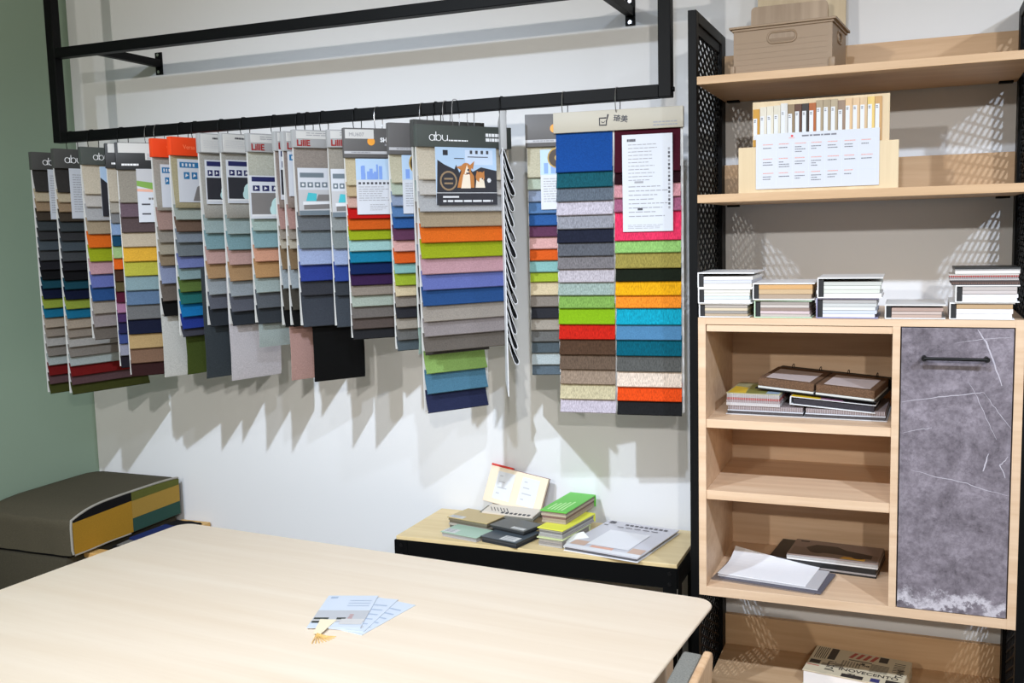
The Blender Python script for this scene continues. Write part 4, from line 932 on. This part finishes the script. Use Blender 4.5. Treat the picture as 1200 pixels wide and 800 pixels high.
sheet('top white page curling up at its back corner in the lower compartment', .172, -.295, LZ + .0112, .25, .17, math.radians(-8), (240, 240, 242), curl=.03)
t = booklet('ring_folder', 'black folder lying flat at the back of the lower compartment', 'folder', .320, -.135, LZ, .305, .185, .026, math.radians(-6), [((20, 20, 22), .2), ((190, 182, 180), .2), ((24, 24, 26), .6)])
t = booklet('picture_book', 'picture book with a vintage car cover on top of the black folder', 'book', .346, -.155, LZ + .0263, .255, .15, .017, math.radians(-5), [((224, 222, 220), .25), ((206, 202, 198), .5), ((150, 132, 124), .25)])
q = MB(); z = .0173
q.face([(-.12, -.07, z), (.122, -.07, z), (.122, -.01, z), (-.12, .0, z)], 0)
q.face([(-.085, .0, z + .0001), (-.06, .035, z + .0001), (.0, .035, z + .0001), (.03, .01, z + .0001), (.105, -.01, z + .0001), (.105, -.045, z + .0001), (-.07, -.03, z + .0001)], 1)
q.face([(.02, -.068, z + .0002), (.09, -.068, z + .0002), (.09, -.05, z + .0002), (.03, -.045, z + .0002)], 2)
for s in ((-.05, -.028), (.07, -.04)): q.face([(s[0] + .02 * math.cos(2 * PI * k / 12), s[1] + .016 * math.sin(2 * PI * k / 12), z + .0003) for k in range(12)], 1)
q.face([(-.11, .05, z + .0001), (-.085, .05, z + .0001), (-.085, .062, z + .0001), (-.11, .062, z + .0001)], 1)
q.build('cover_print', [plain('brown_grey_print', (128, 112, 102), .4), plain('dark_brown_print', (52, 44, 42), .4), plain('amber_print', (206, 156, 60), .4)], t)

# decorative book on the lowest shelf
t = thing('decorative_book', 'thick cream book box printed with newspaper type on the lowest shelf', 'book', (.412, -.175, .3903), math.radians(-8))
bw, bd, bh = .275, .19, .045
MB().box(-bw / 2 + .003, bw / 2 - .004, -bd / 2 + .003, bd / 2 - .003, .003, bh - .003).build('page_block', plain('page_edge_paper', (238, 234, 230), .6), t)
q = MB(); q.box(-bw / 2, bw / 2, -bd / 2, bd / 2, 0, .003, b=.0008); q.box(-bw / 2, bw / 2, -bd / 2, bd / 2, bh - .003, bh, b=.0008); q.box(bw / 2 - .004, bw / 2, -bd / 2, bd / 2, .003, bh - .003)
cv = q.build('cover', plain('cream_cover_paper', (206, 194, 166), .5), t)
NINK = plain('newspaper_ink', (48, 44, 42), .5); NRED = plain('faded_red_print', (176, 74, 64), .5); z = bh + .0003
def lay(body, size, x, y, rz, mat=NINK, bold=.0004): text('cover_lettering', body, size, mat, cv, (x, y, z), (0, 0, rz), bold=bold)
lay('INOVECENTO', .026, -.045, -.052, .0); lay('JUST!', .030, -.06, -.07, PI / 2); lay('TI', .026, -.015, -.082, 0); lay('TAN', .028, .128, -.035, PI / 2); lay('IN THE', .012, -.005, .002, 0)
q = MB()
def hl(x0, x1, y0, y1, mi=0, k=0): q.face([(x0, y0, z), (x1, y0, z), (x1 + k, y1, z), (x0 + k, y1, z)], mi)
for i in range(6): hl(-.128 + .006 * i, -.1255 + .006 * i, .005, .088)
hl(-.090, -.068, .008, .09); hl(-.132, -.102, -.035, -.01); hl(-.096, -.074, -.04, -.022, 2); hl(-.135, -.10, -.052, -.047, 1)
for i in range(4): hl(-.035 + .02 * i, -.024 + .02 * i, .045, .085, 1, .012)
hl(-.03, .035, .028, .034); hl(.05, .075, .05, .088); hl(.008, .018, .008, .022)
for i in range(8): hl(.035, .085, -.018 + .007 * i - .006, -.015 + .007 * i - .006)
for i in range(7): hl(-.045 + .008 * i, -.0405 + .008 * i, -.02, .02, 2)
for i in range(6): hl(.095, .125, .0 + .012 * i, .004 + .012 * i)
for i in range(5): hl(-.06, -.035, -.016 - .006 * i, -.013 - .006 * i)
hl(-.03, .03, -.093, -.07, 0); hl(.05, .075, -.09, -.066, 3); hl(.09, .13, -.088, -.06)
q.build('cover_print', [NINK, NRED, plain('grey_newsprint', (140, 130, 112), .5), plain('navy_newsprint', (50, 54, 110), .5)], cv)
# ------------------------------------------------------------------ big table
def rounded(w, d, r, seg=8):
    pts = []
    for cx, cy, a0 in ((w / 2 - r, d / 2 - r, 0), (-w / 2 + r, d / 2 - r, 90), (-w / 2 + r, -d / 2 + r, 180), (w / 2 - r, -d / 2 + r, 270)):
        for k in range(seg + 1):
            a = math.radians(a0 + 90 * k / seg); pts.append((cx + r * math.cos(a), cy + r * math.sin(a)))
    return pts
TY = -.0806; TW, TD = 1.889, 1.15
ux, uy = Vector((math.cos(TY), math.sin(TY), 0)), Vector((-math.sin(TY), math.cos(TY), 0))
tc_ = Vector((.0777, -.5998, 0)) - ux * TW / 2 - uy * TD / 2
t = thing('meeting_table', 'large pale maple table with rounded corners in the foreground', 'table', tuple(tc_), TY)
def slab(z0, z1, inset, r):
    return rounded(TW - 2 * inset, TD - 2 * inset, r)
q = MB(); rings = []
for inset, z in ((.046, .725), (.004, .7405), (.001, .742), (0, .7445), (.0006, .748), (.0025, .75)):
    n0 = len(q.v); pts = rounded(TW - 2 * inset, TD - 2 * inset, .052 - min(inset, .02)); q.v += [(x, y, z) for x, y in pts]; rings.append((n0, len(pts)))
for (a, n_), (b_, _) in zip(rings, rings[1:]):
    for k in range(n_):
        j = (k + 1) % n_; q.f.append((a + k, a + j, b_ + j, b_ + k)); q.mi.append(0)
for a, n_ in (rings[0], rings[-1]): q.f.append(tuple(range(a, a + n_))); q.mi.append(0)
q.build('tabletop', TABW, t)
for sx in (-1, 1):
    for sy in (-1, 1):
        MB().box(sx * (TW / 2 - .12) - .03, sx * (TW / 2 - .12) + .03, sy * (TD / 2 - .12) - .03, sy * (TD / 2 - .12) + .03, 0, .7245, b=.004).build('leg', OAKZ, t)
q = MB()
for sy in (-1, 1): q.box(-TW / 2 + .155, TW / 2 - .155, sy * (TD / 2 - .12) - .011, sy * (TD / 2 - .12) + .011, .65, .7245)
for sx in (-1, 1): q.box(sx * (TW / 2 - .12) - .011, sx * (TW / 2 - .12) + .011, -TD / 2 + .155, TD / 2 - .155, .65, .7245)
q.build('apron', OAKX, t)

# leaflets on the table
def leaflet(label, rx, ry, ang, z, design):
    """(rx, ry) is the near right corner; ang turns the long side away from +y"""
    w, L = .137, .222
    t = thing('leaflet', label, 'leaflet', (rx, ry, z), ang, 'leaflets on the big table')
    MB().box(-w, 0, 0, L, 0, .0014).build('folded_sheet', plain('gloss_paper', (206, 213, 223), .3), t)
    q = MB(); zz = .0017
    def F_(x0, x1, y0, y1, mi):
        z_ = zz + .00006 * len(q.f)
        q.face([(-w + w * x0, L * y0, z_), (-w + w * x1, L * y0, z_), (-w + w * x1, L * y1, z_), (-w + w * x0, L * y1, z_)], mi)
    if design == 0:
        F_(.0, 1, .16, .52, 0); F_(.02, .3, .14, .3, 1); F_(.45, .62, .2, .3, 1); F_(.55, .98, .1, .26, 3); F_(.08, .22, .9, .96, 2)
        F_(.0, 1, .2, .24, 3)
        for k in range(3): F_(.5, .93, .66 + .08 * k, .675 + .08 * k, 2)
        for k in range(3): F_(.66, .74, .27 + .05 * k, .29 + .05 * k, 4)
    else:
        for k in range(5): F_(.1, .92, .2 + .14 * k, .23 + .14 * k, 2)
        F_(.1, .9, .08, .14, 0)
    q.build('printed_design', [LGREY, plain('dark_green_print', (58, 62, 58), .4), plain('slate_blue_print', (166, 180, 200), .4), plain('sand_print', (206, 202, 198), .4), plain('rose_print', (196, 120, 110), .4)], t)
    return t
leaflet('lowest leaflet of the fan, turned furthest right', -.700, -1.108, math.radians(-9), .7502, 1)
leaflet('middle leaflet of the fan on the big table', -.704, -1.092, math.radians(6), .7518, 1)
leaflet('topmost leaflet of the fan with a room picture across it', -.722, -1.078, math.radians(18), .7536, 0)
t = thing('bookmark', 'cream ribbon bookmark with a small gold tassel lying over the leaflets', 'bookmark', (-.812, -1.118, .7552), math.radians(14))
q = MB(); q.hexa([(-.022, .062, 0), (.022, .062, 0), (.01, -.028, 0), (-.01, -.028, 0), (-.022, .062, .0012), (.022, .062, .0012), (.01, -.028, .0012), (-.01, -.028, .0012)])
q.build('ribbon', plain('cream_ribbon', (236, 222, 190), .5), t)
q = MB()
for k in range(9):
    a = math.radians(-100 + 10 * k)
    q.tube([(0, -.026, .0008), (.022 * math.cos(a) + .004, -.026 + .022 * math.sin(a), -.0022), (.05 * math.cos(a + .25), -.026 + .05 * math.sin(a + .25), -.0040)], .0012, 5)
q.build('tassel', plain('gold_thread', (226, 184, 110), .4), t)

# ------------------------------------------------------------------ side table
t = thing('side_table', 'black steel side table with yellow bamboo top against the white wall', 'side table', (-.548, -.19, 0))
hw, hd = .466, .169
MB().box(-hw, hw, -hd, hd, .735, .75, b=.0015).build('tabletop', BENCHW, t)
q = MB()
q.box(-hw, hw, -hd - .0025, -hd, .676, .7385); q.box(-hw, hw, hd, hd + .0025, .676, .7385); q.box(-hw - .0025, -hw, -hd, hd, .676, .7385); q.box(hw, hw + .0025, -hd, hd, .676, .7385)
q.box(-hw, hw, -hd, hd, .729, .7345)
q.build('frame', BLACKM, t)
for sx in (-1, 1):
    for sy in (-1, 1):
        q = MB(); a, b_ = sorted((sx * hw, sx * (hw - .042))); c, d_ = sorted((sy * (hd + .004), sy * (hd + .0018)))
        q.box(a, b_, sy * (hd + .0026) - .001 if sy > 0 else -hd - .0050, sy * (hd + .0026) + .0024 if sy > 0 else -hd - .0026, 0, .737)
        a, b_ = (hw + .0026, hw + .005) if sx > 0 else (-hw - .005, -hw - .0026); c, d_ = sorted((sy * (hd + .004), sy * (hd - .042)))
        q.box(a, b_, c, d_, 0, .737)
        lg = q.build('leg', BLACKM, t)
        q = MB()
        for zz in (.69, .722): q.tube([(sx * (hw - .021), sy * (hd + .0055), zz), (sx * (hw - .021), sy * (hd + .0085), zz)], .006, 10)
        s = q.build('rivet', BLACK, smooth=True); s.parent = lg
MB().box(-hw + .001, hw - .001, -hd + .001, hd - .001, .500, .522, b=.001).build('lower_shelf', BENCHW, t)

# things lying on the side table
def pile(label, cx, cy, z, w, d, h, rzdeg, layers, top, group, name='swatch_book', cat='swatch book', lab=None, rot=None):
    t = thing(name, label, cat, (cx, cy, z), math.radians(rzdeg), group, rot)
    zz = 0; n = len(layers)
    for i, c in enumerate(layers):
        hh = (h - .003) / n; j = random.uniform(-.003, .003)
        MB().box(-w / 2 + .003 + abs(j), w / 2 - .003 - abs(j), -d / 2 + .003 + abs(j), d / 2 - .004, zz, zz + hh - .0004, b=.0004).build('swatch_page', fabric(c, .1), t)
        zz += hh
    MB().box(-w / 2, w / 2, -d / 2, d / 2, h - .0028, h, b=.0006).build('cover', plain('book_cover', top, .45), t)
    MB().box(-w / 2, w / 2, d / 2 - .003, d / 2, .0003, h - .003).build('spine', plain('book_cover', top, .45), t)
    if lab:
        x0, x1, y0, y1, mat, nl = lab
        q = MB().box(x0, x1, y0, y1, h + .0001, h + .0006)
        lb = q.build('paper_label', mat, t)
        q = MB()
        for k in range(nl):
            yk = y0 + (y1 - y0) * (k + .6) / (nl + .4)
            q.face([(x0 + (x1 - x0) * .1, yk, h + .0008), (x1 - (x1 - x0) * random.uniform(.1, .4), yk, h + .0008), (x1 - (x1 - x0) * random.uniform(.1, .4), yk + (y1 - y0) * .12, h + .0008), (x0 + (x1 - x0) * .1, yk + (y1 - y0) * .12, h + .0008)])
        q.build('label_print', GINK, lb)
    return t
G1 = 'swatch books on the side table'
pile('lowest swatch book under the green one, grey and white swatches', -.478, -.222, .7503, .092, .2, .028, -8, [(214, 210, 204), (176, 170, 166), (196, 186, 178), (206, 208, 200)], (206, 214, 160), G1)
pile('yellow covered swatch book under the bright green one', -.474, -.205, .7786, .092, .22, .028, -10, [(196, 190, 186), (206, 204, 198), (150, 146, 142), (210, 206, 190)], (232, 230, 78), G1)
t = pile('bright green covered swatch book topmost of its stack on the side table', -.490, -.140, .8069, .094, .235, .04, -6, [(206, 188, 168), (196, 176, 156), (150, 118, 112), (214, 196, 176), (178, 160, 146)], (98, 196, 68), G1)
q = MB()
for k in range(5): q.face([(-.03 + .012 * k, -.1, .0402), (-.024 + .012 * k, -.1, .0402), (-.024 + .012 * k, -.03 + .01 * k, .0402), (-.03 + .012 * k, -.03 + .01 * k, .0402)])
q.build('cover_lettering', plain('pale_green_print', (190, 236, 160), .5), t)
t = thing('loose_swatch', 'small white swatch card sticking out of the stack beside the catalogue', 'swatch', (-.428, -.268, .7508), 0, None, (math.radians(4), math.radians(22), math.radians(-38)))
MB().box(-.03, .03, -.05, .05, .0115, .0135, b=.0006).build('card', plain('white_card_stock', (238, 238, 232), .5), t)
pile('mint green covered swatch book with paper tag at the front left of the side table', -.789, -.292, .7503, .145, .092, .017, -12, [(212, 208, 206), (190, 190, 188)], (164, 190, 170), G1, lab=(-.07, -.02, -.04, -.005, OFFW, 3))
pile('tan covered swatch book behind the mint green one, white tag', -.800, -.183, .7503, .165, .118, .036, -12, [(120, 120, 112), (206, 200, 190), (130, 122, 104), (150, 140, 120)], (188, 166, 118), G1, lab=(-.078, -.022, -.055, -.03, OFFW, 3))
pile('dark slate covered swatch book with white label at the front of the side table', -.636, -.288, .7503, .142, .135, .02, -14, [(60, 62, 64), (90, 90, 92)], (72, 80, 86), G1, lab=(.0, .06, -.062, -.022, OFFW, 3))
pile('charcoal swatch book lying on the slate one', -.638, -.235, .7706, .14, .1, .016, -17, [(52, 54, 56), (80, 82, 84)], (86, 88, 86), G1, lab=(.01, .062, -.042, -.024, OFFW, 2))
# open book leaning on the wall
t = thing('open_sample_book', 'open book with cream pages and white labels leaning on the wall over the swatch books', 'swatch book', (-.722, -.066, .7875), math.radians(-4), None)
M1 = Matrix.Rotation(math.radians(-21), 4, 'X')
M0 = Matrix.Rotation(math.radians(8), 4, 'Y')
q = MB().box(-.112, .112, 0, .004, 0, .128, M=M1 @ M0, b=.0008); q.build('back_cover', plain('maroon_cover', (104, 30, 54), .5), t)
q = MB().box(-.112, .112, -.012, -.0004, .0, .126, M=M1 @ M0, b=.001); pg = q.build('upright_pages', plain('cream_page', (232, 214, 188), .55), t)
q = MB()
for a in (-.078, .018):
    q.box(a, a + .066, -.0130, -.0122, .016, .112, M=M1 @ M0)
q.build('paper_label', WHITE, t)
q = MB()
for a in (-.078, .018):
    for k in range(4):
        zz = .095 - .02 * k; q.face([tuple(M1 @ M0 @ Vector(p)) for p in ((a + .01, -.0134, zz), (a + .01 + .012 * (1 + k % 3), -.0134, zz), (a + .01 + .012 * (1 + k % 3), -.0134, zz + .004), (a + .01, -.0134, zz + .004))])
q.build('label_print', LGREY, t)
MB().box(-.112, -.03, -.0135, .0042, .1262, .133, M=M1 @ M0).build('red_tab', plain('red_tab', (206, 50, 38), .5), t)
M2 = Matrix.Rotation(math.radians(5), 4, 'X')
q = MB().box(-.085, .125, -.095, -.012, .0, .006, M=M2, b=.001); q.build('front_cover', plain('grey_board', (120, 118, 108), .6), t)
q = MB().box(-.07, .12, -.088, -.013, .0062, .0125, M=M2, b=.001); q.build('flat_pages', plain('cream_page', (214, 204, 190), .55), t)
q = MB()
for k in range(7): q.box(-.0 + .016 * k, .01 + .016 * k, -.086, -.072, .0126, .0132, M=M2)
for k in range(6):
    x = -.06 + .012 * k; q.hexa([tuple(M2 @ Vector(p)) for p in ((x, -.04, .0126), (x + .003, -.04, .0126), (x + .023, -.07, .0126), (x + .02, -.07, .0126), (x, -.04, .0132), (x + .003, -.04, .0132), (x + .023, -.07, .0132), (x + .02, -.07, .0132))])
q.build('index_print', DKP, t)
# catalogue
t = thing('catalogue', 'large pale catalogue with folded hands cover picture on the side table', 'catalogue', (-.290, -.205, .7503), math.radians(-10))
w, d = .25, .315
MB().box(-w / 2, w / 2, -d / 2, d / 2, 0, .003, b=.0008).build('back_cover', plain('catalogue_white', (232, 230, 232), .4), t)
MB().box(-w / 2 + .003, w / 2 - .006, -d / 2 + .003, d / 2 - .003, .0033, .0108, b=.001).build('pages', plain('page_edge_grey', (96, 94, 98), .6), t)
fc = MB().hexa([(-w / 2, -d / 2, .0125), (w / 2, -d / 2, .011), (w / 2, d / 2, .011), (-w / 2, d / 2, .011), (-w / 2, -d / 2, .0155), (w / 2, -d / 2, .014), (w / 2, d / 2, .014), (-w / 2, d / 2, .014)]).build('front_cover', plain('catalogue_cover', (206, 203, 209), .35), t)
q = MB()
def F_(x0, x1, y0, y1, mi, o=0):
    o += .00005 * len(q.f)
    q.face([(-w / 2 + w * x0, -d / 2 + d * y0, .0159 + o - .0012 * x0 ), (-w / 2 + w * x1, -d / 2 + d * y0, .0159 + o - .0012 * x1), (-w / 2 + w * x1, -d / 2 + d * y1, .0154 + o), (-w / 2 + w * x0, -d / 2 + d * y1, .0154 + o)], mi)
F_(.0, 1, .0, .09, 3); F_(.02, .22, .1, .24, 1); F_(.8, .98, .08, .24, 1); F_(.3, .6, .09, .15, 2)
F_(.22, .78, .16, .68, 3, .0003); F_(.06, .14, .9, .97, 0)
for k in range(9): F_(.3 + .068 * k, .345 + .068 * k, .885, .925, 0)
for k in range(5): F_(.24 + .12 * k, .33 + .12 * k, .8, .815, 0)
F_(.04, .1, .81, .83, 0)
q.build('cover_print', [plain('dark_title_print', (70, 66, 76), .4), plain('tan_sleeve_print', (205, 172, 152), .4), PINKP, plain('catalogue_white', (232, 230, 232), .4)], fc)

# ------------------------------------------------------------------ upholstered block stack in the corner
KHAKI = fabric((98, 90, 74), .12)
t = thing('seat_cushion', 'thick khaki seat cushion with patchwork side and white piping in the corner', 'cushion', (-2.402, -.310, .633))
x0, x1, y0, y1, hh = -.219, .217, -.285, .285, .157
bm = bmesh.new(); bmesh.ops.create_cube(bm, size=1)
for v in bm.verts: v.co = Vector((v.co.x * (x1 - x0), v.co.y * (y1 - y0), hh / 2 + v.co.z * hh))
bmesh.ops.subdivide_edges(bm, edges=bm.edges[:], cuts=9, use_grid_fill=True)
for v in bm.verts:
    a = v.co.x / (x1 - x0) * 2; b_ = v.co.y / (y1 - y0) * 2
    if v.co.z > hh - .001:
        v.co.z -= .024 * max(0, (-v.co.y - .09) / .19) ** 2.2
        v.co.z += .010 * (1 - a * a) * (1 - b_ * b_) + .004 * (1 - b_ * b_) - .006 * (abs(b_) ** 6)
    v.co.y += -.004 * math.sin(9 * v.co.x / .22 + v.co.z * 20) * (1 if v.co.y < y0 + .001 else 0)
    r = .022
    # round the upright and top edges
    dx = max(0, abs(v.co.x) - (.218 - r)); dy = max(0, abs(v.co.y) - (.285 - r)); dz = max(0, v.co.z + .024 * max(0, (-v.co.y - .09) / .19) ** 2.2 - (hh - r))
    L = math.sqrt(dx * dx + dy * dy + dz * dz)
    if L > r:
        s = r / L
        v.co.x -= math.copysign(dx * (1 - s), v.co.x); v.co.y -= math.copysign(dy * (1 - s), v.co.y)
        if dz: v.co.z -= dz * (1 - s)
q = MB(); q.add_bm(bm); bm.free(); q.build('cover', KHAKI, t, smooth=True, angle=60)
PX = .2185
drop = lambda y: .024 * max(0, (-y - .09) / .19) ** 2.2
ztop = lambda y: hh + .004 * (1 - (y / .285) ** 2) - .006 * abs(y / .285) ** 6 - .005 - drop(y)
def patch(pts, col, off=0, nm='patchwork_panel'):
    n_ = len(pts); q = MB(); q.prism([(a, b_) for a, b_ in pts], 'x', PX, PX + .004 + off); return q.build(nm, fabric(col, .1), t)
YS = .012
E1 = lambda y0_, y1_, f0, f1, n=8: [(y0_ + (y1_ - y0_) * k / n, f0(y0_ + (y1_ - y0_) * k / n)) for k in range(n + 1)] + [(y1_ + (y0_ - y1_) * k / n, f1(y1_ + (y0_ - y1_) * k / n)) for k in range(n + 1)]
za = lambda y: .128 - .012 * ((y + .13) / .14) ** 2 * 0 - .004
patch(E1(-.273, YS, lambda y: .004, lambda y: .118 + (y + .273) * .02), (206, 156, 50))
patch(E1(-.268, YS, lambda y: .1185 + (y + .273) * .02, lambda y: min(ztop(y), .122 + (y + .268) * .35)), (22, 21, 22), nm='painted_gap_shade')  # near-black panel painted as the shade in the gap under the cover
patch(E1(YS + .001, .274, lambda y: .004, lambda y: .055), (60, 98, 86)); patch(E1(YS + .001, .274, lambda y: .0555, lambda y: .122), (204, 164, 76)); patch(E1(YS + .001, .274, lambda y: .1225, lambda y: ztop(y) - .002), (116, 120, 56))
q = MB(); pts = [(PX + .002, -.276, .006)] + [(PX + .001, -.279, .02 + .02 * k) for k in range(5)] + [(PX - .001, -.274 + .549 * k / 16, ztop(-.274 + .549 * k / 16) + .002) for k in range(17)]
q.tube(pts, .0045, 8); q.build('piping', fabric((196, 190, 178), .1), t, smooth=True)
q = MB(); q.tube([(PX + .004, -.272 + .27 * k / 8, .002 - .001 * math.sin(k)) for k in range(9)], .003, 6); q.build('lower_piping', fabric((186, 180, 168), .1), t, smooth=True)
# lower block
t = thing('upholstered_base', 'dark khaki upholstered block under the patchwork cushion', 'seat base', (-2.402, -.310, 0))
MB().box(-.219, .195, -.287, .285, .03, .622, b=.014).build('cover', fabric((84, 78, 64), .12), t, smooth=True)
q = MB()
for sx in (-1, 1):
    for sy in (-1, 1): q.tube([(sx * .17, sy * .24, 0), (sx * .17, sy * .24, .034)], .02, 12)
q.build('feet', BLACK, t)
MB().box(-.205, .19, -.276, .276, .6222, .6328, b=.003).build('black_gap_layer', fabric((22, 22, 24), .1), t)  # black layer put in for the dark gap beneath the cushion
# slatted crate and fabrics beside the block
t = thing('wooden_crate', 'low slatted wooden crate beside the upholstered block', 'crate', (-2.122, -.30, 0))
CW = wood('raw_pine', (196, 150, 84), (222, 182, 116), 'x', .55)
for k in range(6): MB().box(-.075, .066, -.285 + .1 * k, -.225 + .1 * k if k < 5 else .29, .585, .603, b=.001).build('slat', CW, t)
MB().box(-.092, .066, -.215, -.165, .6035, .622, b=.001).build('slat', CW, t)
for sy in (-.27, .27):
    MB().box(-.075, -.045, sy - .015, sy + .015, 0, .585).build('post', CW, t); MB().box(.036, .066, sy - .015, sy + .015, 0, .585).build('post', CW, t)
def folded(label, cx, cy, z, w, d, layers, rz, col):
    q = MB(); th = .0035
    for k in range(layers):
        prof = []
        for i in range(9):
            u = -w / 2 + w * i / 8; prof.append((u, k * th + .0012 * math.sin(i * 1.3 + k)))
        q.ribbon(prof, lambda v, a, b_: (a, v, b_), -d / 2 + .003 * (k % 2), d / 2 - .004 * (k % 3), .003)
    o = q.build('folded_fabric', fabric(col, .15), None, smooth=True); o.location = (cx, cy, z + .003); o.rotation_euler = (0, 0, rz)
    return tag(o, label, 'fabric', 'folded fabrics on the crate')
folded('black folded fabric lying on the crate slats beneath the navy one', -2.125, -.225, .6035, .115, .36, 3, 0, (24, 24, 27))
folded('grey folded fabric between black and navy ones on the crate', -2.118, -.27, .6168, .105, .26, 1, .05, (140, 138, 132))
folded('navy blue folded fabric on top of the crate', -2.115, -.25, .6212, .085, .19, 2, -.06, (38, 54, 112))

# ------------------------------------------------------------------ chair at the right end of the table
t = thing('dining_chair', 'wooden chair with grey padded back at the right end of the big table', 'chair', (-.1, -1.115, 0), 0)
CHW = wood('chair_maple', (204, 160, 118), (232, 198, 160), 'z', .4, .7); GREYF = fabric((158, 157, 148), .2)
def backplate(x0, x1, za, zb, hw_, r, lean):
    q = MB(); pts = []
    for cy, cz, a0 in ((hw_ - r, zb - r, 0), (-hw_ + r, zb - r, 90)):
        for k in range(7):
            a = math.radians(a0 + 15 * k); pts.append((cy + r * math.cos(a), cz + r * math.sin(a)))
    pts += [(-hw_, za), (hw_, za)]
    q.prism(pts, 'x', x0, x1, M=Matrix.Translation((0, 0, .45)) @ Matrix.Rotation(lean, 4, 'Y') @ Matrix.Translation((0, 0, -.45)))
    return q
bp = backplate(.188, .208, .46, .750, .236, .03, math.radians(3)).build('backrest', CHW, t)
bv = bp.modifiers.new('bevel', 'BEVEL'); bv.width = .006; bv.segments = 3; bv.limit_method = 'ANGLE'
bk = backplate(.140, .186, .50, .742, .222, .02, math.radians(3)).build('back_pad', GREYF, t)
bv = bk.modifiers.new('bevel', 'BEVEL'); bv.width = .006; bv.segments = 3; bv.limit_method = 'ANGLE'
MB().box(-.23, .19, -.225, .225, .40, .425, b=.004).build('seat_frame', CHW, t)
MB().box(-.225, .14, -.215, .215, .4255, .465, b=.015).build('seat_pad', GREYF, t, smooth=True)
for sx, sy in ((-1, -1), (-1, 1), (1, -1), (1, 1)):
    q = MB().tube([(sx * .19 - .02, sy * .195, .40), (sx * .215 - .02, sy * .215, 0)], [.019, .012], 12); q.build('leg', CHW, t, smooth=True)

# ------------------------------------------------------------------ light: a row of ceiling track spots and soft daylight from the open front of the showroom
def spot(x, y, z, tx, ty, tz, watt, col=(1, 1, 1), size=150, r=.03, blend=1.0):
    l = bpy.data.lights.new('track_spot', 'SPOT'); l.energy = watt; l.color = col; l.spot_size = math.radians(size); l.spot_blend = blend; l.shadow_soft_size = r
    o = bpy.data.objects.new('track_spot', l); COL.objects.link(o); o.location = (x, y, z)
    o.rotation_euler = (Vector((tx, ty, tz)) - Vector((x, y, z))).to_track_quat('-Z', 'Y').to_euler()
    return o
LC = (.83, .95, 1.13)
spot(-1.2, -2.45, 2.86, -1.3, 0, .35, 230, LC, 94)
spot(.33, -2.45, 2.86, 0, 0, .2, 122, LC, 92)
spot(1.85, -2.45, 2.86, 1.2, 0, .2, 195, LC, 94)
for fx in (1.45, -1.3):
    spot(fx, -5.3, 2.75, fx * .3, 0, 1.2, 215, (1.0, .95, .88), r=.05)
w = bpy.data.worlds.new('World'); scene.world = w; w.use_nodes = True
bg = w.node_tree.nodes['Background']; bg.inputs['Color'].default_value = (1, .965, .92, 1); bg.inputs['Strength'].default_value = .19
scene.view_settings.view_transform = 'Standard'; scene.view_settings.look = 'None'
scene.view_settings.exposure = 0; scene.view_settings.gamma = 1; scene.view_settings.use_curve_mapping = False
